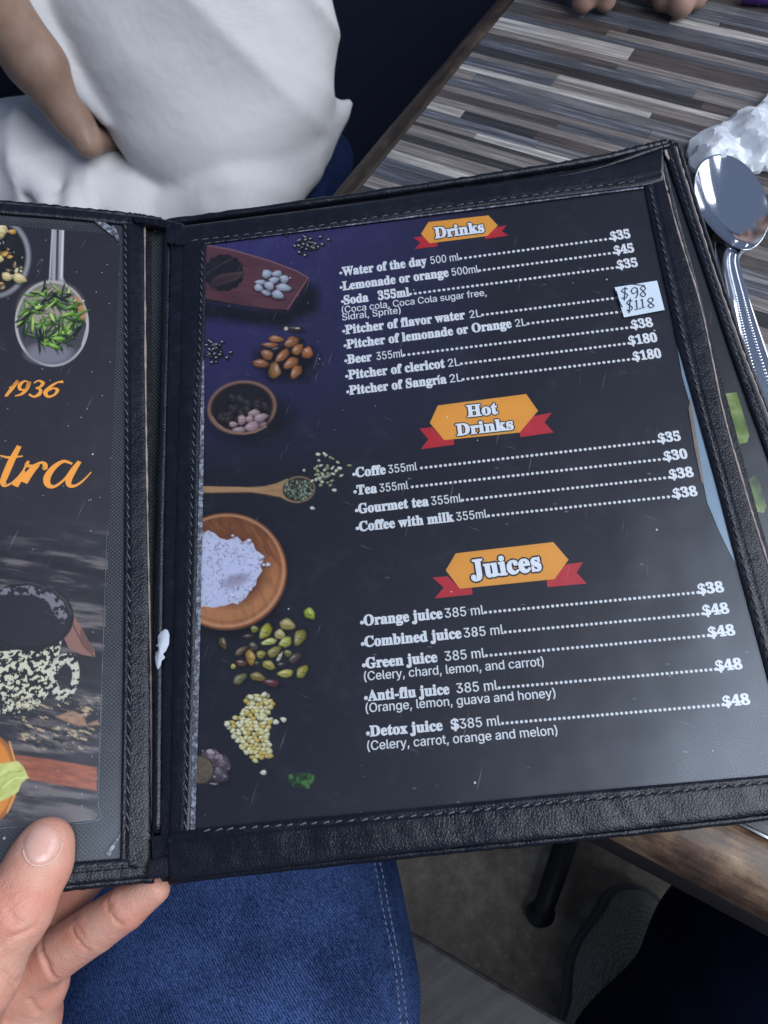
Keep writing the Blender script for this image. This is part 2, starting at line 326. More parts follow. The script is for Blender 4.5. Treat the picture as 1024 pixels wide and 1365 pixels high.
def bevel(o, w, seg=2):
    m = o.modifiers.new('bevel', 'BEVEL'); m.width = w; m.segments = seg; m.limit_method = 'ANGLE'; return o
# polygon sheets on a leaf plane, points given where the photograph shows them
def poly_local(pl, pts, off=0.0): return np.array([pl.loc(x, y, off) for x, y in pts])
def tri_poly(P):
    n = len(P); v, e, f, _, _, _ = delaunay_2d_cdt([Vector(p) for p in P], [], [list(range(n))], 1, 1e-7)
    return np.array([tuple(x) for x in v]), [tuple(x) for x in f]
def plate(name, pl, pts, off, th, mat, parent, smooth=False, local=False):
    P = np.asarray(pts, float) if local else poly_local(pl, pts, off); v, f = tri_poly(P); n = len(v)
    V = np.vstack([pl.at(v[:, 0], v[:, 1], off), pl.at(v[:, 0], v[:, 1], off - max(th, 1e-5))]); uv = np.vstack([v, v])
    if th <= 0: return mesh_obj(name, V[:n], f, mat, parent, smooth, uv=v)
    from collections import Counter
    ed = Counter(); 
    for t in f:
        for a, b in zip(t, t[1:] + t[:1]): ed[(a, b)] += 1
    side = [(b, a, a + n, b + n) for (a, b) in ed if (b, a) not in ed]
    return mesh_obj(name, V, f + [tuple(i + n for i in t[::-1]) for t in f] + side, mat, parent, smooth, uv=uv)
def strip(name, pl, A, B, off, th, mat, parent, grooves=(), nu=160, nv=22, wob=0.00004, puff=0.0007, seed=0):
    """padded band between the curves A and B (photo points on the leaf); grooves = positions across"""
    a = smooth_path([pl.loc(x, y, off) for x, y in A], 12); b = smooth_path([pl.loc(x, y, off) for x, y in B], 12)
    def rs(c):
        d = np.r_[0, np.cumsum(np.linalg.norm(np.diff(c, axis=0), axis=1))]; t = np.linspace(0, d[-1], nu)
        return np.column_stack([np.interp(t, d, c[:, 0]), np.interp(t, d, c[:, 1])])
    a, b = rs(a), rs(b); s = np.linspace(0, 1, nv); s = 0.5 - 0.5 * np.cos(np.pi * s)
    UVp = a[:, None] * (1 - s)[None, :, None] + b[:, None] * s[None, :, None]
    h = puff * (1 - np.abs(2 * s - 1) ** 5)[None, :] * np.ones((nu, 1))
    for g in grooves: h = h - 0.0005 * np.exp(-((s - g) / 0.035) ** 2)[None, :]
    r = np.random.default_rng(seed); x = np.linspace(0, 1, nu)
    for k in range(6):
        fr = r.uniform(3, 30); h = h + wob * np.sin(fr * x * 6.28 + r.uniform(0, 6))[:, None] * np.sin(s * 3.14)[None, :] * r.uniform(0.2, 1)
    top = pl.at(UVp[..., 0], UVp[..., 1], off + h).reshape(-1, 3); bot = pl.at(UVp[..., 0], UVp[..., 1], off - th).reshape(-1, 3)
    idx = np.arange(nu * nv).reshape(nu, nv); q = np.column_stack([idx[:-1, :-1].ravel(), idx[1:, :-1].ravel(), idx[1:, 1:].ravel(), idx[:-1, 1:].ravel()])
    n = nu * nv; ring = np.r_[idx[:, 0], idx[-1, 1:], idx[-2::-1, -1], idx[0, -2:0:-1]]; r2 = np.roll(ring, -1)
    side = np.column_stack([ring, ring + n, r2 + n, r2])
    uv = np.vstack([UVp.reshape(-1, 2)] * 2)
    return mesh_obj(name, np.vstack([top, bot]), np.vstack([q, (q + n)[:, ::-1], side]), mat, parent, True, uv=uv)
def stitches(name, pl, path, off, pitch, length, r, mat, parent, slant=0.12):
    c = smooth_path([pl.loc(x, y, off) for x, y in path], 14); d = np.r_[0, np.cumsum(np.linalg.norm(np.diff(c, axis=0), axis=1))]
    mb = MB(); t = pitch * 0.6; g = np.random.default_rng(abs(len(path) + int(path[0][0])))
    while t + length < d[-1]:
        L = length * g.uniform(0.8, 1.1); P = []
        for k, hz in ((0, -0.2), (0.25, 0.8), (0.75, 0.8), (1, -0.2)):
            tt = t + L * k; p = np.array([np.interp(tt, d, c[:, 0]), np.interp(tt, d, c[:, 1])]); q = np.array([np.interp(tt + 1e-4, d, c[:, 0]), np.interp(tt + 1e-4, d, c[:, 1])])
            nrm = np.array([-(q - p)[1], (q - p)[0]]) / 1e-4; p = p + nrm * (k - 0.5) * L * slant; P.append(pl.at(p[0], p[1], off + hz * r))
        tube(mb, P, r, 5); t += pitch * g.uniform(0.94, 1.06)
    return mb.build(name, mat, parent, True)

# ------------------------------------------------------------------ SDF surfaces
def caps(P, a, b, ra, rb):
    a = np.asarray(a, float); b = np.asarray(b, float); ab = b - a; t = np.clip(((P - a) @ ab) / (ab @ ab), 0, 1)
    return np.linalg.norm(P - a - t[..., None] * ab, axis=-1) - (ra + (rb - ra) * t)
def ell(P, c, r, ax=None):
    q = P - np.asarray(c, float)
    if ax is not None: q = q @ np.asarray(ax).T
    r = np.asarray(r, float); k = np.linalg.norm(q / r, axis=-1); return (k - 1) * r.min() * np.where(k > 0, 1, 1)
def smin(a, b, k):
    h = np.clip(0.5 + 0.5 * (b - a) / k, 0, 1); return b + (a - b) * h - k * h * (1 - h)
def surface(fn, lo, hi, h):
    lo = np.asarray(lo, float); n = np.ceil((np.asarray(hi) - lo) / h).astype(int) + 1
    G = np.empty(n, np.float32); ys = lo[1] + h * np.arange(n[1]); zs = lo[2] + h * np.arange(n[2])
    for i in range(n[0]):
        Y, Z = np.meshgrid(ys, zs, indexing='ij'); G[i] = fn(np.stack([np.full_like(Y, lo[0] + h * i), Y, Z], -1))
    for ax in range(3):                       # closed at the box
        sl = [slice(None)] * 3; sl[ax] = 0; G[tuple(sl)] = abs(G[tuple(sl)]) + 1e-4; sl[ax] = -1; G[tuple(sl)] = abs(G[tuple(sl)]) + 1e-4
    S = G < 0; cs = [(i, j, k) for i in (0, 1) for j in (0, 1) for k in (0, 1)]
    sub = lambda A, c: A[c[0]:A.shape[0] - 1 + c[0], c[1]:A.shape[1] - 1 + c[1], c[2]:A.shape[2] - 1 + c[2]]
    tot = sum(sub(S, c).astype(np.int8) for c in cs); act = (tot > 0) & (tot < 8); I = np.argwhere(act); vid = -np.ones(act.shape, np.int64); vid[act] = np.arange(len(I))
    acc = np.zeros((len(I), 3)); cnt = np.zeros(len(I))
    for c in cs:
        for ax in range(3):
            if c[ax]: continue
            d = list(c); d[ax] = 1; g0 = G[I[:, 0] + c[0], I[:, 1] + c[1], I[:, 2] + c[2]]; g1 = G[I[:, 0] + d[0], I[:, 1] + d[1], I[:, 2] + d[2]]
            m = (g0 < 0) != (g1 < 0); t = np.where(m, g0 / np.where(m, g0 - g1, 1), 0); p = np.tile(np.array(c, float), (len(I), 1)); p[:, ax] += t
            acc[m] += p[m]; cnt[m] += 1
    V = lo + h * (I + acc / cnt[:, None]); Q = []
    for ax in range(3):
        o1, o2 = [(1, 2), (2, 0), (0, 1)][ax]
        a = [slice(None)] * 3; b = [slice(None)] * 3; a[ax] = slice(0, -1); b[ax] = slice(1, None)
        s0, s1 = S[tuple(a)], S[tuple(b)]; E = np.argwhere(s0 != s1); E = E[(E[:, o1] > 0) & (E[:, o2] > 0) & (E[:, o1] < n[o1] - 1) & (E[:, o2] < n[o2] - 1)]
        sg = s0[E[:, 0], E[:, 1], E[:, 2]]
        def cell(d1, d2): e = E.copy(); e[:, o1] += d1; e[:, o2] += d2; return vid[e[:, 0], e[:, 1], e[:, 2]]
        q = np.column_stack([cell(-1, -1), cell(0, -1), cell(0, 0), cell(-1, 0)]); q[~sg] = q[~sg][:, ::-1]; Q.append(q)
    return V, np.vstack(Q)
def relax(V, Q, it=2, lam=0.5):
    e = np.vstack([Q[:, [0, 1]], Q[:, [1, 2]], Q[:, [2, 3]], Q[:, [3, 0]]]); e = np.vstack([e, e[:, ::-1]])
    deg = np.bincount(e[:, 0], minlength=len(V))[:, None]
    for _ in range(it):
        s = np.zeros_like(V)
        for ax in range(3): s[:, ax] = np.bincount(e[:, 0], V[e[:, 1], ax], minlength=len(V))
        V = V * (1 - lam) + lam * s / np.maximum(deg, 1)
    return V
def sdf_obj(name, fn, pts, pad, h, mat, parent=None, it=2, **kw):
    pts = np.asarray(pts); V, Q = surface(fn, pts.min(0) - pad, pts.max(0) + pad, h); V = relax(V, Q, it)
    return mesh_obj(name, V, Q, mat, parent, True, **kw)
def march(fn, px, py, t0, t1, n=900):
    t = np.linspace(t0, t1, n); P = CAM + ray(px, py)[None] * t[:, None]; d = fn(P); i = np.argmax(d < 0)
    return None if not (d < 0).any() else P[i]
def vnoise(P, scale, seed=0):
    """cheap smooth pseudo noise: sum of sines"""
    r = np.random.default_rng(seed); o = np.zeros(P.shape[:-1])
    for k in range(6):
        w = r.normal(size=3); w *= scale / np.linalg.norm(w) * r.uniform(0.6, 1.6); o += np.sin(P @ w + r.uniform(0, 6.28))
    return o / 6

# ================================================================== SETTING
def grid_sheet(name, x0, x1, y0, y1, z, mat):
    V = [(x0, y0, z), (x1, y0, z), (x1, y1, z), (x0, y1, z)]; o = mesh_obj(name, V, [(0, 1, 2, 3)], mat, loc=(0, 0, z)); o['kind'] = 'structure'; return o
grid_sheet('floor', -6, 6, -6, 8, 0.0, MT['concrete'])
# ================================================================== MENU FOLDER
menu = empty('menu_folder', PR.at(-0.02, -0.27, -0.004), 'open black leather menu folder with a drinks price list, held in the hand', 'menu')
# ---------- painter: fills vertex colours of a dense printed sheet; shapes are given where they are printed
class Paint:
    def __init__(s, PX, PY, base): s.x = PX; s.y = PY; s.c = np.tile(np.array(base, float), PX.shape + (1,)); s.rng = np.random.default_rng(3)
    def to(s, f): s.zx, s.zy, s.zs = f; return s
    def T(s, x, y): return s.zx + x / s.zs, s.zy + y / s.zs
    def put(s, m, col):
        col = np.asarray(col, float); s.c = s.c * (1 - m[..., None]) + (col if col.ndim > 1 else col[None]) * m[..., None]
    def local(s, cx, cy, rx, ry, ang=0):
        cx, cy = s.T(cx, cy); a = math.radians(ang); dx = s.x - cx; dy = s.y - cy
        u = (dx * math.cos(a) + dy * math.sin(a)) / (rx / s.zs); v = (-dx * math.sin(a) + dy * math.cos(a)) / (ry / s.zs); return u, v
    def ell(s, cx, cy, rx, ry, col, ang=0, soft=0.12, clip=None):
        u, v = s.local(cx, cy, rx, ry, ang); r = np.hypot(u, v); m = np.clip((1 - r) / soft + 0.5, 0, 1)
        if clip is not None: m = m * clip
        s.put(m, col); return u, v, m
    def seed(s, cx, cy, rx, ry, col, ang=0, hi=0.5, dark=0.45, rim=None):
        u, v = s.local(cx, cy, rx, ry, ang); near = np.hypot(u, v) < 1.6
        if not near.any(): return
        U_, V_ = u[near], v[near]; th = np.arctan2(V_, U_); q = (cx * 0.37 + cy * 0.71) % 6.28; taper = 1 + 0.16 * U_ * (1 if q > 3 else -1)
        V_ = V_ * taper * (1 + 0.22 * np.abs(U_) ** 2.5); r = np.hypot(U_, V_) * (1 + 0.05 * np.sin(3 * th + q) + 0.035 * np.sin(5 * th + 2 * q)); col = np.asarray(col, float)
        c = s.c[near]; sh = np.clip((1.5 - np.hypot(U_ - 0.15, V_ - 0.35)) / 0.6, 0, 1) * 0.55; c = c * (1 - sh[:, None])
        m = np.clip((1 - r) / 0.14 + 0.5, 0, 1); lit = np.clip(1 - 0.55 * (V_ * 0.7 + U_ * 0.3 + r * r * 0.5), 0.25, 1.3)
        streak = 1 + 0.16 * np.sin(V_ * 11 + 1.5 * np.sin(U_ * 3 + q) + cx) + 0.14 * np.sin(V_ * 23 + U_ * 5 + 2 * q) * np.sin(U_ * 7 + q); body = col[None] * (lit * streak)[:, None]
        body = body * (1 - dark * np.clip((r - 0.72) / 0.28, 0, 1)[:, None])
        g = np.exp(-((U_ + 0.25) ** 2 / 0.12 + (V_ + 0.35) ** 2 / 0.05)) * hi; body = body + (0.75 - body) * g[:, None]
        s.c[near] = c * (1 - m[:, None]) + body * m[:, None]
    def pmask(s, pts, soft=0.6):
        P = np.array([s.T(x, y) for x, y in pts]); lo, hi = P.min(0) - 2, P.max(0) + 2; bb = (s.x > lo[0]) & (s.x < hi[0]) & (s.y > lo[1]) & (s.y < hi[1])
        X, Y = s.x[bb], s.y[bb]; ins = np.zeros(X.shape, bool); dm = np.full(X.shape, 1e9)
        for (x0, y0), (x1, y1) in zip(P, np.roll(P, -1, 0)):
            c = ((y0 > Y) != (y1 > Y)); xi = x0 + (Y - y0) * (x1 - x0) / ((y1 - y0) if abs(y1 - y0) > 1e-9 else 1e-9); ins ^= c & (X < xi)
            t = np.clip(((X - x0) * (x1 - x0) + (Y - y0) * (y1 - y0)) / ((x1 - x0) ** 2 + (y1 - y0) ** 2 + 1e-12), 0, 1); dm = np.minimum(dm, np.hypot(X - x0 - t * (x1 - x0), Y - y0 - t * (y1 - y0)))
        m = np.zeros(s.x.shape); m[bb] = np.clip(np.where(ins, dm, -dm) / soft + 0.5, 0, 1); return m
    def poly(s, pts, col, soft=0.6, clip=None):
        m = s.pmask(pts, soft); m = m if clip is None else m * clip; s.put(m, col); return m
    def line(s, pts, w, col, alpha=1.0, clip=None):
        m = np.zeros(s.x.shape)
        P = np.array([s.T(x, y) for x, y in pts]); w = w / s.zs
        for (x0, y0), (x1, y1) in zip(P[:-1], P[1:]):
            t = np.clip(((s.x - x0) * (x1 - x0) + (s.y - y0) * (y1 - y0)) / ((x1 - x0) ** 2 + (y1 - y0) ** 2 + 1e-12), 0, 1); m = np.maximum(m, np.clip((w - np.hypot(s.x - x0 - t * (x1 - x0), s.y - y0 - t * (y1 - y0))) / 0.7 + 0.5, 0, 1))
        m = m * alpha; m = m if clip is None else m * clip; s.put(m, col)
    def noise(s, sc, seed=0, ax=1.0, ang=0.0):
        """value noise on the print, sc = cell size in photo pixels"""
        r = np.random.default_rng(seed); T = r.random((256, 256)); a = math.radians(ang)
        X = (s.x * math.cos(a) + s.y * math.sin(a)) / (sc * ax); Y = (-s.x * math.sin(a) + s.y * math.cos(a)) / sc
        xi, yi = np.floor(X).astype(int), np.floor(Y).astype(int); fx, fy = X - xi, Y - yi; fx = fx * fx * (3 - 2 * fx); fy = fy * fy * (3 - 2 * fy)
        g = lambda i, j: T[(xi + i) % 256, (yi + j) % 256]
        return (g(0, 0) * (1 - fx) + g(1, 0) * fx) * (1 - fy) + (g(0, 1) * (1 - fx) + g(1, 1) * fx) * fy
    def fbm(s, sc, seed=0, ax=1.0, ang=0.0, n=4): return sum(s.noise(sc / 2 ** i, seed + i, ax, ang) * 0.55 ** i for i in range(n)) / sum(0.55 ** i for i in range(n))
C8 = lambda *c: s2l(c)
def sheet_grid(pl, corners, us, vs, off):
    """bilinear sheet between four corners (TL, TR, BR, BL) given on the leaf"""
    TL, TR, BR, BL = [pl.loc(x, y, off) for x, y in corners]; s, t = np.meshgrid(us, vs, indexing='xy'); s = s[..., None]; t = t[..., None]
    P = TL * (1 - s) * (1 - t) + TR * s * (1 - t) + BR * s * t + BL * (1 - s) * t
    V = pl.at(P[..., 0], P[..., 1], off); ny, nx = s.shape[:2]; idx = np.arange(nx * ny).reshape(ny, nx)
    Q = np.column_stack([idx[:-1, :-1].ravel(), idx[1:, :-1].ravel(), idx[1:, 1:].ravel(), idx[:-1, 1:].ravel()])
    return V, P, Q
# ---------- right leaf, printed drinks page
pc = [(269, 322), (866, 247), (1064, 1038), (254, 1111)]
us = np.r_[np.linspace(0, 0.30, 250)[:-1], np.linspace(0.30, 1.0, 150)]; vs_ = np.linspace(0, 1, 900)
Vp, Pp, Qp = sheet_grid(PR, pc, us, vs_, 0.0)
PX, PY = proj(Vp); pt = Paint(PX, PY, C8(31, 31, 41)); pt.to((0, 0, 1))
pur = np.clip(1 - (PX - 250) / 420, 0, 1) * np.clip(1 - (PY - 300) / 330, 0, 1)
n = pt.fbm(60, 1); pt.put(np.clip(pur * 1.45 * (0.75 + 0.5 * n), 0, 1), C8(60, 54, 112))
pt.put(np.clip(1 - np.abs(PX - 270) / 60, 0, 1) * np.clip((PY - 440) / 60, 0, 1) * np.clip((600 - PY) / 120, 0, 1) * 0.5, C8(52, 46, 96))
pt.put(np.clip((pt.fbm(90, 5) - 0.45) * 0.6, 0, 0.2), C8(37, 38, 50))
A = (240, 290, 3.5); B = (240, 660, 3.414)
pt.to(A)
pt.poly([(90, 370), (120, 380), (300, 415), (500, 430), (600, 300), (660, 350), (640, 440), (480, 520), (90, 470)], C8(16, 15, 24), 14)
pt.poly([(598, 280), (606, 300), (512, 442), (420, 436), (120, 388), (120, 376), (505, 428)], C8(40, 24, 28), 0.8)
m = pt.pmask([(90, 118), (120, 125), (250, 150), (420, 200), (545, 250), (598, 280), (500, 428), (420, 425), (300, 410), (180, 388), (90, 374)])
gr = pt.fbm(5, 11, 9, 15); wood = C8(98, 58, 66)[None, None] * (0.6 + 0.85 * gr[..., None]); pt.put(m, wood)
pt.line([(90, 122), (250, 152), (420, 202), (545, 250), (598, 282), (502, 428)], 3, C8(150, 112, 118), 0.7)
for k in range(14):
    a = k / 14 * 6.28; pt.ell(205 + 72 * math.cos(a), 258 + 66 * math.sin(a), 24, 22, C8(28, 26, 30), clip=m)
pt.ell(205, 258, 80, 74, C8(30, 28, 32), clip=m)
for k in range(16):
    x = 130 + k * 9; pt.line([(x, 335 - k * 3), (x + 26 + k, 285 - k * 2), (x + 70, 262 - k)], 1.6, C8(104, 66, 66) if k % 3 else C8(70, 66, 72), 0.75, clip=m)
pt.line([(122, 262), (180, 225), (245, 190)], 2.5, C8(66, 64, 70), 0.8, clip=m)
for e in [(375, 302, 27, 12, 5), (367, 328, 22, 17, 20), (403, 350, 24, 14, 15), (407, 263, 25, 20, -10), (452, 262, 25, 15, -5), (485, 287, 22, 20, 15), (440, 292, 25, 16, -10), (415, 318, 25, 20, 30), (485, 327, 38, 18, 8), (457, 360, 30, 20, 20)]:
    pt.seed(*e[:4], C8(176, 182, 196), e[4], hi=0.35, dark=0.35)
def blackseeds(cx, cy, sx, sy, n, sd):
    r = np.random.default_rng(sd)
    for k in range(n):
        x, y = cx + r.normal() * sx * 0.5, cy + r.normal() * sy * 0.5; pt.seed(x, y, 12, 9, C8(22, 20, 26), r.uniform(0, 180), hi=0.0); pt.ell(x - 3, y - 3, 5.5, 3, C8(190, 190, 200), r.uniform(-40, 40), soft=0.5)
blackseeds(600, 128, 75, 48, 44, 1); blackseeds(165, 622, 62, 58, 44, 2)
pt.seed(535, 520, 42, 15, C8(60, 45, 40), 5, hi=0.2); pt.ell(495, 518, 9, 9, C8(210, 200, 180)); pt.ell(548, 516, 12, 4, C8(190, 180, 170), soft=0.5)
pt.poly([(340, 640), (420, 600), (610, 600), (660, 660), (600, 760), (430, 770)], C8(14, 12, 20), 20)
for e in [(450, 567, 38, 16, 5), (555, 572, 26, 12, 5), (520, 582, 38, 25, -25), (420, 595, 40, 13, 3), (455, 612, 35, 10, -15), (550, 615, 32, 23, -40), (595, 632, 27, 29, 20), (405, 640, 31, 24, 30), (478, 645, 42, 21, -42), (380, 682, 43, 20, 8), (518, 680, 40, 24, -30), (440, 712, 40, 29, 95), (542, 720, 36, 24, -55)]:
    dk = e[0] in (455, 555); pt.seed(*e[:4], C8(40, 30, 26) if dk else C8(172 + (e[0] * 7 % 28) - 14, 108 + (e[1] * 5 % 22) - 11, 62), e[4], hi=0.45, dark=0.6)
# bowl of beans
pt.ell(330, 940, 200, 120, C8(20, 19, 27), soft=0.6)
pt.ell(290, 887, 159, 124, C8(112, 70, 46), -8); pt.ell(289, 886, 156, 121, C8(176, 142, 118), -8); pt.ell(289, 886, 149, 115, C8(96, 62, 44), -8); u, v, bm = pt.ell(289, 885, 145, 111, C8(30, 27, 30), -8)
r = np.random.default_rng(5)
for k in range(34):
    x, y = 290 + r.uniform(-100, 120), 850 + r.uniform(-10, 110)
    if ((x - 289) / 125) ** 2 + ((y - 886) / 98) ** 2 < 1: pt.seed(x, y, 26, 17, C8(54, 44, 44), r.uniform(-60, 60), hi=0.06)
for e in [(345, 912, 30, 16, -8), (250, 965, 22, 14, 0), (385, 965, 22, 13, -20), (290, 945, 22, 25, 10), (325, 940, 20, 19, 0), (378, 933, 36, 20, -18), (335, 977, 38, 25, -15), (275, 991, 32, 15, 0)]:
    pt.seed(*e[:4], C8(176, 146, 150), e[4], hi=0.25, dark=0.5)
pt.line([(150, 930), (170, 960), (210, 990), (260, 1004), (300, 1008), (350, 1000), (400, 975)], 5, C8(150, 118, 100))
# wooden spoon of green seeds
hand = [(70, 1252), (330, 1258), (400, 1252), (450, 1240), (500, 1218), (560, 1330), (500, 1322), (470, 1306), (400, 1290), (330, 1282), (70, 1286)]
m = pt.pmask(hand); pt.put(m, (C8(176, 138, 100)[None, None] * (0.55 + 0.8 * pt.fbm(4, 31, 10, 2)[..., None]))); pt.line([(90, 1286), (330, 1283), (470, 1306)], 3, C8(90, 60, 40), 0.8)
pt.ell(551, 1269, 79, 61, C8(160, 132, 100), -8); pt.ell(552, 1268, 73, 55, C8(50, 48, 38), -8)
for k in range(130):
    a, q = r.uniform(0, 6.28), math.sqrt(r.random()); pt.seed(551 + 66 * q * math.cos(a), 1268 + 49 * q * math.sin(a), 9, 6, C8(*(r.choice([78, 104, 140]) + np.array([0, 10, -12]))), r.uniform(0, 180), hi=0.5)
def scatter(cx, cy, sx, sy, n, cols, rx, ry, sd):
    r = np.random.default_rng(sd)
    for k in range(n): c = cols[r.integers(len(cols))]; pt.seed(cx + r.normal() * sx * 0.5, cy + r.normal() * sy * 0.5, rx * r.uniform(0.8, 1.2), ry * r.uniform(0.8, 1.2), C8(*c), r.uniform(-50, 50), hi=0.5, dark=0.3)
pale = [(196, 204, 168), (214, 218, 196), (150, 160, 120)]
scatter(680, 1198, 70, 40, 34, pale, 10, 6, 8); scatter(660, 1160, 110, 70, 12, pale, 9, 6, 9)
for x, y in [(645, 1105), (720, 1272), (618, 1356), (745, 1170)]: pt.seed(x, y, 12, 8, C8(220, 224, 205), 10)
# plate of flour
pt.to(B)
pt.ell(215, 365, 285, 285, C8(13, 12, 18), soft=0.15)
pt.ell(213, 348, 275, 267, C8(120, 74, 48), -5, 0.02); u, v, pm = pt.ell(211, 344, 270, 261, C8(172, 110, 66), -5, 0.02)
pt.put(pm * np.clip(pt.fbm(5, 51, 3, 60) * 2.4 - 0.9, 0, 0.8), C8(122, 70, 38)); pt.put(pm * np.clip((v + 0.2) * 0.8, 0, 0.5) * (0.5 + pt.fbm(4, 53, 5, 80)), C8(206, 150, 104)); pt.put(pm * np.clip(-v * 0.7 - 0.1, 0, 0.5), C8(84, 50, 32))
rr = np.hypot(u, v); pt.put(pm * np.exp(-((rr - 0.965) / 0.02) ** 2) * 0.8, C8(214, 158, 118)); pt.put(pm * np.exp(-((rr - 0.90) / 0.03) ** 2) * 0.35, C8(120, 70, 40))
pt.ell(230, 330, 165, 175, C8(120, 70, 40), 0, 0.3)
fl = [(40, 168), (85, 165), (105, 172), (130, 160), (160, 175), (180, 195), (215, 205), (260, 188), (285, 215), (312, 200), (335, 222), (345, 250), (375, 270), (384, 295), (365, 320), (375, 345), (350, 380), (345, 410), (320, 430), (300, 468), (262, 497), (240, 490), (205, 503), (150, 512), (110, 505), (85, 515), (40, 515)]
fm = pt.pmask(fl, 1.0); q1 = pt.fbm(7, 61, 1, 0, 3); q2 = pt.fbm(3, 77, 1, 20, 2); cl = np.clip((np.abs(q1 - 0.5) + np.abs(q2 - 0.5) * 0.9) * 6.5 - 0.05, 0, 1)
fc = C8(118, 116, 140)[None, None] * (1 - cl[..., None]) + C8(206, 208, 228)[None, None] * cl[..., None]
pt.put(fm, fc); pt.ell(255, 388, 60, 26, C8(150, 140, 160), -15, 0.8, fm * 0.7)
for x, y, a in [(402, 317, 12), (382, 318, 8), (240, 185, 8), (314, 208, 12), (372, 282, 14), (320, 430, 10)]: pt.seed(x, y, a, a * 0.8, C8(214, 216, 232), 0, dark=0.3)
# pistachios
for x, y, rx, ry, a, c in [(390, 620, 40, 26, -55, (172, 168, 52)), (490, 590, 38, 26, 15, (184, 166, 100)), (455, 635, 26, 24, 20, (196, 178, 120)), (545, 648, 42, 26, -60, (150, 140, 60)), (405, 668, 38, 15, -12, (214, 214, 130)), (480, 670, 32, 24, -30, (188, 188, 90)), (340, 610, 18, 17, 0, (150, 140, 60)), (195, 675, 31, 18, 70, (104, 86, 40)), (313, 643, 30, 12, -5, (74, 52, 48)), (333, 690, 25, 22, 20, (84, 80, 66)), (280, 708, 36, 15, -35, (116, 92, 62)), (320, 740, 38, 22, 80, (186, 144, 60)), (370, 725, 22, 19, -20, (164, 154, 60)), (430, 712, 36, 22, -35, (150, 138, 66)), (280, 765, 26, 16, 10, (116, 76, 60)), (405, 775, 32, 21, 25, (176, 160, 70)), (525, 740, 36, 21, -35, (86, 70, 58)), (490, 720, 20, 17, 30, (128, 126, 60)), (455, 735, 26, 9, -60, (200, 200, 180)), (465, 772, 26, 14, -10, (58, 46, 50)), (480, 812, 37, 19, -5, (196, 190, 90)), (558, 802, 36, 22, -50, (166, 156, 60)), (275, 835, 38, 20, -35, (124, 118, 76)), (355, 828, 38, 20, 15, (148, 130, 60)), (415, 855, 38, 18, 10, (110, 52, 54)), (590, 540, 30, 24, 50, (166, 182, 50)), (243, 780, 12, 12, 0, (200, 200, 90)), (350, 765, 12, 10, 0, (90, 84, 60))]:
    pt.seed(x, y, rx, ry, C8(*c), a, hi=0.5, dark=0.65)
    pt.line([(x - rx * 0.4, y + ry * 0.1), (x + rx * 0.3, y + ry * 0.3)], 2.2, C8(60, 44, 30), 0.6)
# lentils
lp = [(300, 920), (390, 900), (430, 945), (400, 985), (420, 1030), (400, 1080), (415, 1190), (345, 1215), (280, 1150), (245, 1100), (205, 1040), (290, 990)]
from mathutils.geometry import intersect_point_line
def inside(x, y, P):
    c = False
    for (x0, y0), (x1, y1) in zip(P, P[1:] + P[:1]):
        if (y0 > y) != (y1 > y) and x < x0 + (y - y0) * (x1 - x0) / (y1 - y0): c = not c
    return c
for gy in range(900, 1220, 17):
    for gx in range(200, 440, 21):
        x, y = gx + r.uniform(-6, 6) + (gy % 2) * 8, gy + r.uniform(-5, 5)
        if inside(x, y, lp): c = [(222, 210, 150), (206, 178, 84), (226, 222, 180)][r.integers(3)]; pt.seed(x, y, 15, 11, C8(*c), r.uniform(-40, 40), hi=0.4, dark=0.6)
for x, y in [(437, 1033), (470, 1022), (380, 1263), (216, 1042), (322, 920), (384, 908)]: pt.seed(x, y, 15, 12, C8(232, 230, 205), r.uniform(-40, 40))
# cut mushroom and parsley
for x, y, rx, ry, c in [(150, 1200, 55, 40, (96, 84, 92)), (195, 1230, 40, 42, (88, 74, 84)), (180, 1275, 45, 40, (80, 70, 78)), (140, 1170, 22, 12, (190, 170, 180))]: pt.seed(x, y, rx, ry, C8(*c), 20, hi=0.2)
sh = pt.pmask([(100, 1160), (150, 1160), (215, 1190), (236, 1240), (225, 1290), (170, 1320), (110, 1310)]); pt.put(sh * np.clip(pt.fbm(5, 91) * 4 - 2.3, 0, 1), C8(180, 160, 172))
pt.ell(93, 1250, 66, 67, C8(60, 46, 42)); u, v, mm = pt.ell(92, 1250, 58, 60, C8(112, 100, 80)); pt.put(mm * np.clip(pt.fbm(3, 95) * 1.6 - 0.5, 0, 1), C8(84, 72, 60))
for k in range(26): pt.ell(505 + r.uniform(0, 100), 1298 + r.uniform(-28, 30) * (1 if k % 3 else 0.5), 17, 11, C8(*[(30, 66, 26), (48, 98, 38), (22, 46, 20), (78, 122, 62)][k % 4]), r.uniform(0, 180), soft=0.3)
pt.to((0, 0, 1))
for k in range(120):
    x, y = r.uniform(270, 1040), r.uniform(280, 1090); pt.ell(x, y, 0.7, 0.6, C8(130, 134, 150), soft=0.5)
page = mesh_obj('printed_page', Vp.reshape(-1, 3), Qp, MT['page'], menu, True, uv=Pp.reshape(-1, 2), cols=pt.c.reshape(-1, 3))
page['label'] = 'black drinks page with food pictures down its left side'

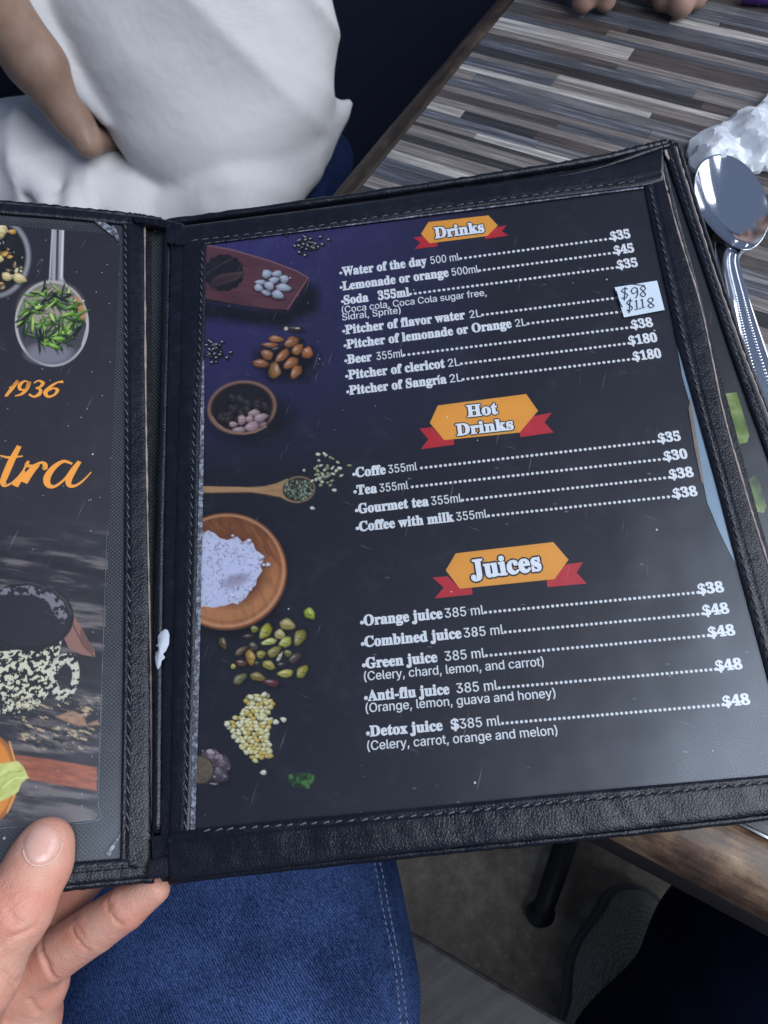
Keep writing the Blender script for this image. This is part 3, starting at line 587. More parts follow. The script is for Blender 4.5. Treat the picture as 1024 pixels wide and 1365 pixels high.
# ---------- lettering
BOLD = {}
for i in range(26): BOLD[chr(65 + i)] = chr(0x1D400 + i); BOLD[chr(97 + i)] = chr(0x1D41A + i)
for i in range(10): BOLD[chr(48 + i)] = chr(0x1D7CE + i)
SCR = {}
for i in range(26): SCR[chr(65 + i)] = chr(0x1D4D0 + i); SCR[chr(97 + i)] = chr(0x1D4EA + i)
_tc = {}; _cap = {}
def capheight(st):
    if st not in _cap: _cap[st] = glyphs('H', st)[0][:, 1].max()
    return _cap[st]
try: SANS = bpy.data.fonts.load(bpy.utils.resource_path('LOCAL') + '/datafiles/fonts/Inter.woff2')   # a typeface that ships with Blender
except Exception: SANS = None
def glyphs(text, style):
    key = (text, style)
    if key in _tc: return _tc[key]
    cu = bpy.data.curves.new('t', 'FONT'); cu.body = ''.join((BOLD if style[0] == 'B' else SCR if style[0] == 'S' else {}).get(ch, ch) for ch in text)
    if style[0] == 'R' and SANS: cu.font = SANS
    cu.resolution_u = 4; cu.space_character = {'R': 1.0, 'B': 1.02, 'S': 0.97}[style[0]]
    cu.offset = {'R': 0.0, 'B': 0.020, 'S': 0.012}[style[0]]
    ob = bpy.data.objects.new('t', cu); COL.objects.link(ob); bpy.context.view_layer.update()
    me = bpy.data.meshes.new_from_object(ob); V = np.empty(len(me.vertices) * 3); me.vertices.foreach_get('co', V); V = V.reshape(-1, 3)[:, :2].copy(); Fc = [tuple(p.vertices) for p in me.polygons]
    bpy.data.objects.remove(ob); bpy.data.meshes.remove(me); bpy.data.curves.remove(cu); _tc[key] = (V, Fc); return V, Fc
def text(name, pl, s, style, p0, p1, cap_px, off, mat, parent, shear=0.0, curve=0.0, ref=None):
    """text from photo point p0 to p1 along its baseline, cap_px tall there, laid flat on the leaf"""
    V, Fc = glyphs(s, style); a, b = pl.loc(*p0, off), pl.loc(*p1, off); d = b - a; L = np.linalg.norm(d); d = d / L; nrm = np.array([-d[1], d[0]])
    mid = ((p0[0] + p1[0]) / 2, (p0[1] + p1[1]) / 2); ch = abs((pl.loc(mid[0], mid[1] - cap_px, off) - pl.loc(*mid, off)) @ nrm)
    V0 = glyphs(ref or s, style.replace('o', ''))[0] if 'o' in style else V
    x0, x1 = V0[:, 0].min(), V0[:, 0].max(); sx = L / (x1 - x0); sy = ch / capheight(style[0])
    # heavy slab weight: the letter is printed from several copies set a hair apart
    sh = [(0, 0), (0.012, 0.006), (-0.012, -0.006)] if style == 'R' else [(u_ * 0.075, v_ * 0.075) for u_, v_ in ((1, 0), (.7, .7), (0, 1), (-.7, .7), (-1, 0), (-.7, -.7), (0, -1), (.7, -.7))] if 'o' in style else [(0, 0), (0.011, 0.012), (-0.011, 0.012), (0.011, -0.012), (-0.011, -0.012)]
    Ps = []; Fs = []; Os = []
    for q, (u_, v_) in enumerate(sh):
        X = (V[:, 0] - x0 + u_) * sx; Y = (V[:, 1] + v_) * sy; Ps.append(a + X[:, None] * d + Y[:, None] * nrm); Fs += [tuple(i + q * len(V) for i in f) for f in Fc]; Os.append(np.full(len(V), off + q * 4e-6))
    P = np.vstack(Ps); return mesh_obj(name, pl.at(P[:, 0], P[:, 1], np.concatenate(Os)), Fs, mat, parent, uv=P)
def dots(pl, p0, p1, off, parent, pitch_px=6.4, r_px=2.15):
    a, b = pl.loc(*p0, off), pl.loc(*p1, off); n = max(2, int(math.hypot(p1[0] - p0[0], p1[1] - p0[1]) / pitch_px)); mb = MB()
    rad = np.linalg.norm(pl.loc(p0[0] + r_px, p0[1], off) - a)
    for k in range(n + 1):
        c = a + (b - a) * k / n; th = np.arange(9) * 2 * math.pi / 9; P = np.column_stack([c[0] + rad * np.cos(th), c[1] + rad * np.sin(th)])
        mb.add(pl.at(P[:, 0], P[:, 1], off), [tuple(range(9))])
    return mb.build('dot_leader', MT['white_ink'], parent)
TO = 0.00015
def menu_line(crop, y0, x0, y1, x1, segs, cb, cr):
    """one printed line: baseline (x0,y0)-(x1,y1) in an enlarged crop; segs = (kind, text, xa, xb)"""
    zx, zy, zs = crop; T = lambda x: (zx + x / zs, zy + (y0 + (y1 - y0) * (x - x0) / (x1 - x0)) / zs)
    for kind, s, xa, xb in segs:
        if kind == 'D': p, q = T(xa + 3), T(xb - 3); dots(PR, (p[0], p[1] - 2.2), (q[0], q[1] - 2.2), TO, page)
        elif kind == 'B': p = T(xa); text('lettering', PR, s, 'B', T(xa), T(xb), cb, TO, MT['white_ink'], page)
        else: text('lettering', PR, s, 'R', T(xa), T(xb), cr, TO, MT['white_ink'], page)
    if segs[0][0] == 'B':
        p = T(segs[0][2] - 5); a = PR.loc(p[0], p[1] - 4, TO); th = np.arange(8) * math.pi / 4; rad = 0.0008; mesh_obj('bullet', PR.at(a[0] + rad * np.cos(th), a[1] + rad * np.sin(th), TO), [tuple(range(8))], MT['white_ink'], page)
c1 = (440, 270, 2.226); c2 = (440, 510, 1.969); c3 = (460, 700, 1.862)
menu_line(c1, 217, 40, 104, 893, [('B', 'Water of the day', 37, 288), ('R', '500 ml', 300, 384), ('D', '', 385, 835), ('B', '$35', 836, 893)], 11.6, 10)
menu_line(c1, 260, 40, 146, 904, [('B', 'Lemonade or orange', 38, 353), ('R', '500ml', 363, 441), ('D', '', 441, 846), ('B', '$45', 847, 904)], 11.6, 10)
menu_line(c1, 302, 42, 189, 915, [('B', 'Soda', 42, 115), ('B', '355ml', 143, 236), ('D', '', 236, 855), ('B', '$35', 856, 915)], 11.6, 10)
menu_line(c1, 328, 36, 276, 465, [('R', '(Coca cola, Coca Cola sugar free,', 36, 465)], 11, 8.8)
menu_line(c1, 350, 37, 328, 210, [('R', 'Sidral, Sprite)', 37, 210)], 11, 8.8)
menu_line(c1, 390, 46, 287, 855, [('B', 'Pitcher of flavor water', 46, 402), ('R', '2L', 416, 449), ('D', '', 450, 855)], 11.8, 10)
menu_line(c1, 433, 50, 328, 870, [('B', 'Pitcher of lemonade or Orange', 50, 540), ('R', '2L', 552, 584), ('D', '', 585, 868)], 11.8, 10)
menu_line(c1, 478, 52, 367, 960, [('B', 'Beer', 52, 125), ('R', '355ml', 139, 217), ('D', '', 217, 898), ('B', '$38', 898, 960)], 11.8, 10.4)
menu_line(c1, 524, 55, 412, 973, [('B', 'Pitcher of clericot', 55, 342), ('R', '2L', 352, 386), ('D', '', 387, 890), ('B', '$180', 890, 973)], 12, 10.6)
menu_line(c1, 570, 58, 459, 985, [('B', 'Pitcher of Sangría', 58, 347), ('R', '2L', 357, 392), ('D', '', 392, 903), ('B', '$180', 903, 985)], 12, 10.8)
menu_line(c2, 248, 68, 151, 922, [('B', 'Coffe', 68, 147), ('R', '355ml', 154, 229), ('D', '', 237, 865), ('B', '$35', 865, 922)], 12.5, 11)
menu_line(c2, 294, 71, 198, 940, [('B', 'Tea', 71, 124), ('R', '355ml', 131, 206), ('D', '', 213, 880), ('B', '$30', 880, 940)], 12.5, 11)
menu_line(c2, 343, 75, 246, 956, [('B', 'Gourmet tea', 75, 260), ('R', '355ml', 267, 345), ('D', '', 345, 894), ('B', '$38', 894, 956)], 12.8, 11.4)
menu_line(c2, 390, 77, 296, 966, [('B', 'Coffee with milk', 77, 326), ('R', '355ml', 333, 412), ('D', '', 413, 904), ('B', '$38', 904, 966)], 12.8, 11.4)
menu_line(c3, 249, 47, 165, 942, [('B', 'Orange juice', 47, 243), ('R', '385 ml', 249, 345), ('D', '', 346, 879), ('B', '$38', 879, 942)], 13.8, 12.4)
menu_line(c3, 302, 49, 218, 955, [('B', 'Combined juice', 49, 290), ('R', '385 ml', 296, 394), ('D', '', 395, 891), ('B', '$48', 891, 955)], 13.8, 12.6)
menu_line(c3, 355, 52, 272, 970, [('B', 'Green juice', 52, 230), ('R', '385 ml', 249, 347), ('D', '', 348, 905), ('B', '$48', 905, 970)], 13.8, 12.8)
menu_line(c3, 386, 48, 349, 494, [('R', '(Celery, chard, lemon, and carrot)', 48, 494)], 12, 12)
menu_line(c3, 436, 57, 356, 988, [('B', 'Anti-flu juice', 57, 260), ('R', '385 ml', 278, 379), ('D', '', 380, 923), ('B', '$48', 923, 988)], 14, 13)
menu_line(c3, 465, 52, 427, 523, [('R', '(Orange, lemon, guava and honey)', 52, 523)], 12, 12.2)
menu_line(c3, 524, 62, 444, 1007, [('B', 'Detox juice', 62, 243), ('B', '$', 264, 284), ('R', '385 ml', 286, 386), ('D', '', 388, 941), ('B', '$48', 941, 1007)], 14, 13)
menu_line(c3, 559, 56, 520, 528, [('R', '(Celery, carrot, orange and melon)', 56, 528)], 12, 12.4)
def banner(crop, hexa, rl, rr_, folds, texts, cap):
    T = lambda P: [(crop[0] + x / crop[2], crop[1] + y / crop[2]) for x, y in P]
    b = plate('banner', PR, T(rl), TO, 0, MT['red'], page); plate('banner', PR, T(rr_), TO, 0, MT['red'], page)
    plate('banner', PR, T(hexa), TO * 1.6, 0, MT['orange'], page)
    for s, x0, y0, x1, y1 in texts:
        p, q = T([(x0, y0), (x1, y1)]); text('lettering', PR, s, 'Bo', p, q, cap, TO * 2.0, MT['ink_black'], page); text('lettering', PR, s, 'B', p, q, cap, TO * 2.6, MT['white_ink'], page)
banner(c1, [(292, 58), (470, 38), (498, 68), (467, 99), (296, 121), (270, 93)], [(247, 104), (284, 98), (296, 121), (318, 119), (320, 130), (250, 138), (268, 119)], [(492, 74), (524, 67), (510, 85), (529, 98), (461, 108), (458, 99)], None, [('Drinks', 312, 106, 459, 87)], 14.5)
banner(c2, [(283, 60), (515, 30), (546, 74), (498, 131), (300, 151), (262, 106)], [(235, 121), (268, 117), (300, 151), (325, 149), (326, 163), (238, 175), (258, 149)], [(534, 88), (582, 79), (563, 104), (587, 131), (500, 143), (497, 130)], None, [('Hot', 361, 90, 442, 81), ('Drinks', 333, 139, 483, 122)], 15.5)
banner(c3, [(275, 70), (517, 42), (555, 86), (520, 134), (285, 158), (250, 112)], [(217, 130), (255, 127), (285, 158), (315, 156), (317, 172), (222, 182), (245, 155)], [(550, 97), (591, 92), (575, 118), (600, 145), (503, 154), (500, 138)], None, [('Juices', 314, 133, 489, 111)], 25)

# ---------- right leaf body
lf = menu
plate('leaf_board', PR, [(236, 306), (884, 214), (1012, 690), (1124, 1072), (560, 1132), (226, 1166)], -0.0004, 0.0012, MT['leather_soft'], lf)
plate('clear_pocket', PR, [(266, 320), (866, 246), (910, 452), (992, 750), (1064, 1038), (254, 1111)], 0.0007, 0, MT['plastic'], lf)
# sky reflection on curled plastic, painted as a pale blue sheet; tan paper edge
plate('sheen_and_paper_edge', PR, [(903, 462), (909, 500), (919, 535), (928, 590), (937, 640), (943, 670), (958, 706), (972, 735), (985, 759), (974, 718), (962, 672), (950, 628), (938, 584), (922, 528), (910, 486)], 0.0004, 0.0001, MT['sky_sheen'], lf)
plate('sheen_and_paper_edge', PR, [(920, 530), (930, 590), (938, 640), (936, 645), (926, 596), (918, 545)], 0.00055, 0.0001, MT['tan_edge'], lf)
bt = 0.0012
strip('leather_border', PR, [(886, 212), (905, 290), (935, 400), (965, 545), (996, 652), (1024, 745), (1128, 1090)], [(856, 232), (872, 310), (897, 425), (903, 454), (939, 586), (956, 648), (984, 756), (1023, 902), (1062, 1050)], bt, 0.0028, MT['leather'], lf, grooves=(0.70,), seed=1, wob=0.00003)
strip('leather_border', PR, [(245, 322), (241, 480), (238, 560), (232, 800), (226, 1095), (224, 1160)], [(275, 318), (271, 480), (266, 560), (262, 795), (256, 1030), (253, 1108)], bt, 0.0030, MT['leather'], lf, grooves=(0.72,), seed=2, wob=0.00003)
strip('leather_border', PR, [(229, 303), (400, 281), (600, 254), (780, 228), (858, 208), (884, 196)], [(232, 326), (268, 324), (400, 307), (600, 280), (780, 257), (857, 247), (884, 240)], bt + 0.0007, 0.0036, MT['leather'], lf, grooves=(0.78,), seed=3)
strip('leather_border', PR, [(226, 1172), (560, 1134), (780, 1112), (1024, 1084), (1150, 1068)], [(224, 1116), (258, 1106), (560, 1077), (780, 1055), (1024, 1033), (1090, 1026)], bt + 0.0007, 0.0036, MT['leather'], lf, grooves=(0.83,), seed=4, nv=30)
st = 0.0010
stitches('stitching', PR, [(247, 322), (400, 304), (600, 275), (780, 251), (850, 241)], bt + 0.0012, 0.0052, 0.0032, 0.00022, MT['thread'], lf)
stitches('stitching', PR, [(262, 1108), (560, 1087), (780, 1066), (1024, 1043), (1070, 1039)], bt + 0.0013, 0.0044, 0.0024, 0.00032, MT['thread'], lf, slant=0.25)
stitches('stitching', PR, [(865, 244), (880, 312), (905, 425), (912, 454), (948, 586), (965, 648), (993, 756), (1032, 902)], bt + st, 0.0046, 0.0028, 0.00022, MT['thread'], lf, slant=0.25)
stitches('stitching', PR, [(270, 328), (265, 480), (259, 560), (253, 780), (247, 1106)], bt + st, 0.0042, 0.0026, 0.00020, MT['thread'], lf, slant=0.4)
stitches('stitching', PR, [(500, 1130), (640, 1117), (780, 1103), (800, 1101)], bt + 0.0008, 0.0040, 0.0020, 0.00018, MT['thread'], lf, slant=0.25)
plate('pocket_edge_glare', PR, [(270, 480), (267, 560), (264, 700), (262, 795), (257, 960), (254, 1108), (260, 1107), (264, 960), (268, 795), (270, 700), (272, 560), (272, 480)], bt + 0.0004, 0.0003, MT['fold'], lf)  # pale strip painted for the glare on the pocket's plastic edge
plate('pocket_edge_glare', PR, [(274, 322.5), (858, 249), (858, 250.6), (274, 324.5)], bt + 0.0003, 0.0002, MT['fold'], lf)
def edge_tube(name, pl, pts, off, r, mat, parent, wob=0.0, taper=False):
    c = smooth_path([pl.loc(x, y, off) for x, y in pts], 16); P = pl.at(c[:, 0], c[:, 1], off); mb = MB(); g = np.random.default_rng(len(pts))
    tube(mb, P, r * (1 + wob * g.uniform(-1, 1, len(P))) * (np.clip(np.linspace(0.03, 2.2, len(P)), 0, 1) if taper else 1), 8); return mb.build(name, mat, parent, True)
edge_tube('worn_edge', PR, [(882, 226), (904, 310), (935, 412), (963, 545), (995, 660), (1024, 752), (1060, 860)], bt + 0.0004, 0.00042, MT['pale_edge'], lf, 0.5)
# back leaf under the right one, fanned out
plate('rear_leaf', PR, [(860, 205), (897, 200), (921, 256), (987, 466), (1027, 570), (1110, 800), (1180, 1050), (900, 1070), (800, 500)], -0.0030, 0.0015, MT['leather_soft'], lf)
plate('rear_page', PR, [(880, 215), (900, 222), (935, 352), (975, 470), (1010, 575), (1060, 740), (1120, 1000), (1000, 1000), (900, 400)], -0.0026, 0.0001, MT['ink_black'], lf)
MT['lime'] = None
k = NT('lime_print'); c_ = k.coord('UV'); k.base(k.ramp(k.noise(c_, 60, 4), [(0.35, (0.03, 0.05, 0.01)), (0.5, (0.13, 0.20, 0.02)), (0.66, (0.34, 0.40, 0.16))])); k.set(Roughness=0.5); MT['lime'] = k.m
plate('lime_picture', PR, [(961, 525), (982, 523), (989, 545), (999, 580), (996, 590), (985, 592), (976, 580)], -0.00245, 0, MT['lime'], lf)
plate('lime_picture', PR, [(998, 640), (1006, 633), (1012, 640), (1022, 675), (1018, 684), (1008, 682), (1003, 676)], -0.00245, 0, MT['lime'], lf)
plate('rear_pocket', PR, [(880, 212), (905, 215), (940, 352), (980, 470), (1015, 575), (1070, 740), (1120, 1000), (1000, 1000), (900, 400)], -0.0020, 0, MT['plastic'], lf)
strip('leather_border', PR, [(900, 192), (919, 256), (950, 354), (989, 466), (1028, 566), (1110, 780)], [(884, 200), (903, 256), (936, 354), (973, 466), (1008, 566), (1085, 780)], -0.0014, 0.0022, MT['leather'], lf, grooves=(0.5,), seed=6, wob=0.00003)
stitches('stitching', PR, [(893, 205), (912, 262), (944, 356), (981, 466), (1018, 566), (1060, 670)], -0.0006, 0.0046, 0.0026, 0.0002, MT['thread'], lf, slant=0.4)
edge_tube('worn_edge', PR, [(901, 196), (919, 256), (950, 354), (989, 466), (1030, 572)], -0.0016, 0.0004, MT['pale_edge'], lf, 0.5)
# cover board with its piped rim
plate('cover_board', PR, [(222, 292), (560, 246), (780, 212), (868, 193), (897, 188), (922, 256), (991, 466), (1032, 572), (1200, 1064), (1024, 1090), (780, 1117), (560, 1139), (226, 1176)], -0.0046, 0.0022, MT['leather_soft'], lf)
edge_tube('piping', PR, [(226, 1173), (560, 1137), (780, 1115), (1024, 1088), (1200, 1064)], -0.0036, 0.0015, MT['leather'], lf, 0.12)
edge_tube('piping', PR, [(226, 1170), (560, 1131), (780, 1108), (1024, 1081), (1150, 1066)], -0.0004, 0.0010, MT['leather'], lf, 0.15)
edge_tube('piping', PR, [(226, 297), (400, 273), (560, 250), (700, 229), (800, 212), (862, 197), (888, 191)], -0.0028, 0.0021, MT['leather'], lf, 0.15)
edge_tube('piping', PR, [(690, 246), (786, 227), (830, 214), (862, 203), (880, 197), (892, 194)], 0.0020, 0.0014, MT['leather'], lf, 0.1, True)
edge_tube('piping', PR, [(892, 190), (904, 200), (921, 256), (990, 466), (1031, 572), (1100, 760)], -0.0038, 0.0016, MT['leather'], lf, 0.12)
plate('worn_spot', PR, [(886, 200), (889, 199), (891, 206), (893, 211), (891, 212), (887, 206)], 0.0030, 0.0008, MT['pale_edge'], lf)
# price sticker
stk = plate('price_sticker', PR, [(819.5, 383), (876, 374), (886, 413), (832, 423)], 0.0013, 0.00015, MT['sticker'], lf); stk['label'] = 'small white sticker with handwritten $98 and $118'
mbp = MB()
def pen(pts):
    c = smooth_path([PR.loc(440 + x / 2.226, 270 + y / 2.226, 0.0016) for x, y in pts], 6); tube(mbp, PR.at(c[:, 0], c[:, 1], 0.00152), 0.00021, 4)
pen([(884, 256), (874, 254), (866, 262), (876, 268), (884, 274), (876, 284), (866, 282)]); pen([(877, 250), (874, 290)])
pen([(912, 254), (902, 252), (895, 262), (902, 270), (912, 262), (912, 254), (914, 270), (908, 283)])
pen([(930, 262), (922, 254), (930, 248), (937, 254), (930, 263), (922, 272), (930, 279), (937, 272), (930, 262)])
pen([(898, 292), (888, 290), (882, 298), (890, 304), (898, 312), (890, 322), (882, 318)]); pen([(892, 284), (888, 328)])
pen([(908, 294), (910, 290), (912, 314)]); pen([(905, 318), (935, 310)]); pen([(924, 290), (927, 287), (930, 312)])
pen([(952, 298), (944, 290), (952, 282), (960, 288), (952, 298), (945, 306), (954, 312), (962, 305), (952, 298)]); pen([(850, 262), (858, 290), (868, 310)]); pen([(868, 240), (900, 242), (935, 246)])
mbp.build('handwriting', MT['pen'], stk, True)

# ---------- left leaf, cover page
lc = [(-150, 288), (161, 313), (130, 1093), (-190, 1123)]
us = np.linspace(0.42, 1, 330); vs2 = np.linspace(0, 1, 860); Vq, Pq, Qq = sheet_grid(PL, lc, us, vs2, 0.0)
PX, PY = proj(Vq); pt = Paint(PX, PY, C8(38, 34, 42)); pt.to((0, 0, 1)); ns = pt.fbm(70, 2); pt.put(np.clip(ns - 0.3, 0, 0.6), C8(46, 43, 52))
low = np.clip((PY - 690) / 60, 0, 1); gr = pt.fbm(9, 21, 7, 8, 5); pt.put(low * np.clip((gr - 0.50) * 4, 0, 0.8), C8(112, 104, 104)); pt.put(low * np.clip((0.47 - gr) * 5, 0, 0.8), C8(20, 18, 22))
A = (0, 260, 3.104); B = (0, 680, 3.104); pt.to(A); r = np.random.default_rng(12)
pt.ell(-10, 262, 134, 160, C8(150, 150, 155), 8); pt.ell(-14, 262, 124, 150, C8(24, 22, 24), 8)
for k in range(60):
    x, y = r.uniform(-60, 105), r.uniform(120, 400)
    if ((x + 14) / 118) ** 2 + ((y - 262) / 142) ** 2 < 0.9: pt.seed(x, y, r.uniform(6, 20), r.uniform(4, 12), C8(*[(206, 196, 160), (190, 140, 50), (16, 15, 17), (120, 100, 60), (28, 26, 28)][r.integers(5)]), r.uniform(0, 180))
for e in [(2, 150, 26, 34), (30, 338, 24, 18), (82, 345, 30, 20), (0, 265, 16, 16)]: pt.seed(*e, C8(200, 180, 130), 20)
hm = pt.pmask([(215, 100), (268, 100), (262, 340), (280, 380), (180, 385), (203, 345)]); hx = (PX * 3.104 - 215) / 50
pt.put(hm, (C8(150, 146, 150)[None, None] * (0.55 + 0.6 * np.abs(np.sin(hx * 5.5 + 0.4))[..., None]))); pt.line([(240, 130), (234, 350)], 5, C8(52, 48, 56), 0.9); pt.line([(262, 130), (254, 345)], 3, C8(214, 212, 216), 0.8); pt.line([(219, 130), (206, 340)], 2.5, C8(190, 188, 192), 0.7)
u, v, m = pt.ell(215, 532, 153, 178, C8(176, 172, 172), -4, 0.02); pt.ell(216, 533, 143, 168, C8(66, 62, 70), -4, 0.05)
pt.ell(210, 470, 120, 100, C8(150, 140, 125), -4, 0.5); pt.ell(205, 655, 95, 45, C8(116, 114, 122), 0, 0.5); pt.line([(345, 470), (362, 540), (340, 620)], 3, C8(200, 196, 196), 0.6); pt.ell(330, 470, 20, 50, C8(170, 130, 80), -20, 0.6)
for k in range(150):
    x, y = r.uniform(85, 340), r.uniform(375, 635)
    if ((x - 212) / 128) ** 2 + ((y - 508) / 128) ** 2 < 1: pt.seed(x, y, r.uniform(18, 44), r.uniform(4, 9), C8(*[(122, 164, 52), (84, 128, 36), (44, 74, 24), (158, 190, 86), (24, 40, 18)][r.integers(5)]), r.uniform(-60, 100), hi=0.35, dark=0.7)
pt.to(B)
# enamel mug
pt.poly([(0, 560), (255, 545), (235, 650), (200, 760), (150, 822), (60, 845), (-60, 845), (-60, 560)], C8(20, 19, 22)); sp = pt.fbm(3.4, 41, 1.5, -30, 3)
body = pt.pmask([(-60, 590), (0, 585), (130, 572), (255, 540), (235, 650), (200, 760), (150, 822), (60, 842), (-60, 845)]); pt.put(body * np.clip((sp - 0.475) * 22, 0, 1), C8(196, 190, 168))
u, v = pt.local(268, 690, 60, 102, 8); ring = np.clip((1 - np.hypot(u, v)) / 0.08 + 0.5, 0, 1) * np.clip((np.hypot(u, v) - 0.52) / 0.08 + 0.5, 0, 1) * (PX * 3.104 > 205)
pt.put(ring, C8(22, 20, 24)); pt.put(ring * np.clip((sp - 0.46) * 22, 0, 1), C8(190, 186, 170))
pt.poly([(262, 520), (300, 430), (335, 480), (360, 530), (390, 575), (395, 608), (340, 598), (285, 572)], C8(134, 96, 84)); pt.line([(300, 470), (345, 560), (388, 604)], 2.5, C8(74, 50, 46)); pt.poly([(335, 480), (360, 530), (390, 575), (380, 600), (330, 530)], C8(104, 74, 64))
pt.ell(118, 440, 188, 143, C8(18, 17, 20), 2, 0.02); pt.ell(118, 438, 174, 128, C8(30, 27, 34), 2, 0.04)
bk = pt.pmask([(0, 325), (120, 312), (200, 330), (262, 380), (280, 440), (262, 470), (225, 430), (200, 380), (140, 350), (0, 350)], 2); pt.put(bk * np.clip((pt.fbm(5, 44, 1, 30, 3) - 0.44) * 14, 0, 0.8), C8(126, 122, 132)); pt.line([(0, 308), (118, 300), (210, 322), (270, 372), (296, 430)], 3, C8(70, 66, 72), 0.7)
# pale splinters and orange plank
w2 = pt.fbm(3.2, 71, 3, 18, 4); reg = pt.pmask([(60, 780), (200, 790), (415, 770), (412, 960), (330, 1000), (120, 985), (40, 900)], 8); pt.put(reg * np.clip((w2 - 0.63) * 12, 0, 0.9), C8(176, 154, 122)); pt.put(reg * np.clip((0.42 - w2) * 10, 0, 1), C8(24, 22, 24))
pt.poly([(255, 845), (300, 830), (345, 850), (360, 885), (405, 870), (410, 888), (330, 895), (290, 880), (230, 855)], C8(150, 116, 92), 3, clip=0.4 + pt.fbm(3, 99, 3, 15))
pl_ = pt.pmask([(60, 1012), (200, 1030), (402, 1065), (400, 1162), (240, 1135), (100, 1110), (80, 1060)], 2); pt.put(pl_, (C8(150, 84, 58)[None, None] * (0.45 + 0.9 * pt.fbm(4, 81, 4, 10)[..., None])))
pt.ell(-60, 1110, 136, 192, C8(150, 86, 26), 0, 0.02); pt.ell(-66, 1110, 122, 178, C8(196, 124, 36), 0, 0.1); pt.line([(40, 960), (68, 1060), (60, 1180), (30, 1250)], 4, C8(214, 160, 84), 0.7)
cb = pt.pmask([(-20, 1050), (30, 1045), (72, 1038), (98, 1062), (118, 1106), (88, 1130), (76, 1165), (40, 1188), (0, 1206), (-20, 1200)], 1.5); cn = pt.fbm(6, 88, 2.5, -40); pt.put(cb, (C8(150, 158, 66)[None, None] * (1 - cn[..., None]) + C8(206, 208, 140)[None, None] * cn[..., None])); pt.line([(118, 1106), (60, 1110), (10, 1150)], 2.5, C8(214, 216, 160), 0.7); pt.line([(92, 1080), (40, 1085), (-10, 1110)], 2, C8(104, 116, 40), 0.6)
pt.to((0, 0, 1))
for k in range(50): pt.ell(r.uniform(0, 150), r.uniform(320, 1090), 0.6, 0.5, C8(190, 190, 196), soft=0.5)
lpage = mesh_obj('printed_page', Vq.reshape(-1, 3), Qq, MT['page'], menu, True, uv=Pq.reshape(-1, 2), cols=pt.c.reshape(-1, 3)); lpage['label'] = 'dark cover page with spoons, speckled mug and amber script'
T3 = lambda x, y: (x / 3.104, 260 + y / 3.104)
# amber script written as pen strokes with a broad nib
def script(pts_list, off=0.00018, w=0.0009, name='lettering'):
    mb = MB()
    for off, (pts, ws) in zip([off + 2e-5 * q for q in range(20)], pts_list):
        Pl = np.array([PL.loc(*T3(x, y), off) for x, y in pts]); c = smooth_path(list(Pl), 8); n = len(c); wv = np.interp(np.linspace(0, 1, n), np.linspace(0, 1, len(ws)), ws) * w
        T_ = np.gradient(c, axis=0); T_ /= np.linalg.norm(T_, axis=1)[:, None] + 1e-12; N_ = np.column_stack([-T_[:, 1], T_[:, 0]]); a, b = c + N_ * wv[:, None], c - N_ * wv[:, None]
        V = np.vstack([pl3(a, off), pl3(b, off)]); mb.add(V, [(i, i + n, i + n + 1, i + 1) for i in range(n - 1)])
    return mb.build(name, MT['script'], lpage)
def pl3(a, off): return PL.at(a[:, 0], a[:, 1], off)
script([([(-40, 1215), (-10, 1195), (20, 1160), (45, 1105), (80, 1038)], [0.4, 0.5, 1.4, 2.2, 1.6]), ([(0, 1078), (40, 1086), (95, 1080)], [0.5, 1.0, 0.5]),
        ([(45, 1105), (22, 1160), (12, 1192), (22, 1203), (50, 1190), (90, 1150), (118, 1100)], [2.2, 2.2, 1.6, 0.9, 0.6, 0.6, 0.8]),
        ([(118, 1100), (112, 1118), (135, 1120), (158, 1114), (130, 1145), (100, 1190)], [0.8, 1.5, 0.8, 1.2, 2.0, 2.2]) ,
        ([(100, 1140), (80, 1175), (62, 1204)], [1.0, 2.0, 2.2]), ([(62, 1204), (100, 1160), (130, 1128), (165, 1108), (185, 1112), (186, 1128), (176, 1130)], [1.2, 0.6, 0.6, 0.9, 1.4, 1.8, 1.0]),
        ([(300, 1112), (262, 1102), (220, 1130), (195, 1170), (200, 1200), (228, 1205), (268, 1175), (300, 1130)], [0.8, 1.2, 1.9, 2.4, 1.9, 1.0, 0.8, 0.7]),
        ([(330, 1102), (300, 1145), (284, 1182), (290, 1203), (318, 1200), (350, 1176), (378, 1146)], [1.4, 2.2, 2.1, 1.4, 0.9, 0.6, 0.4])], w=0.00062)
script([([(38, 798), (62, 782), (74, 768), (50, 800), (26, 830)], [0.5, 0.6, 1.2, 1.6, 1.2]), ([(20, 832), (34, 830)], [0.6, 0.6]),
        ([(122, 776), (102, 770), (82, 786), (84, 804), (102, 804), (118, 788), (122, 774), (112, 800), (92, 822), (62, 832)], [0.6, 0.8, 1.6, 1.2, 0.7, 0.8, 1.5, 1.5, 1.2, 0.5]),
        ([(140, 778), (160, 768), (178, 778), (166, 794), (150, 798), (168, 806), (162, 824), (140, 834), (120, 824)], [0.6, 0.8, 1.6, 1.0, 0.6, 1.2, 1.6, 1.0, 1.0]),
        ([(262, 772), (236, 776), (206, 796), (188, 818), (200, 834), (226, 826), (238, 806), (220, 800), (198, 812)], [1.4, 0.8, 1.5, 1.8, 1.2, 1.0, 1.5, 0.8, 0.6])], w=0.00052)
plate('leaf_board', PL, [(-190, 262), (172, 291), (202, 299), (205, 1160), (170, 1174), (90, 1180), (-200, 1200)], -0.0010, 0.0016, MT['leather_soft'], menu)
o = plate('dotted_backing', PL, [(-150, 276), (168, 296), (172, 700), (172, 1150), (-180, 1172)], -0.0004, 0.0002, MT['dotmesh'], menu)
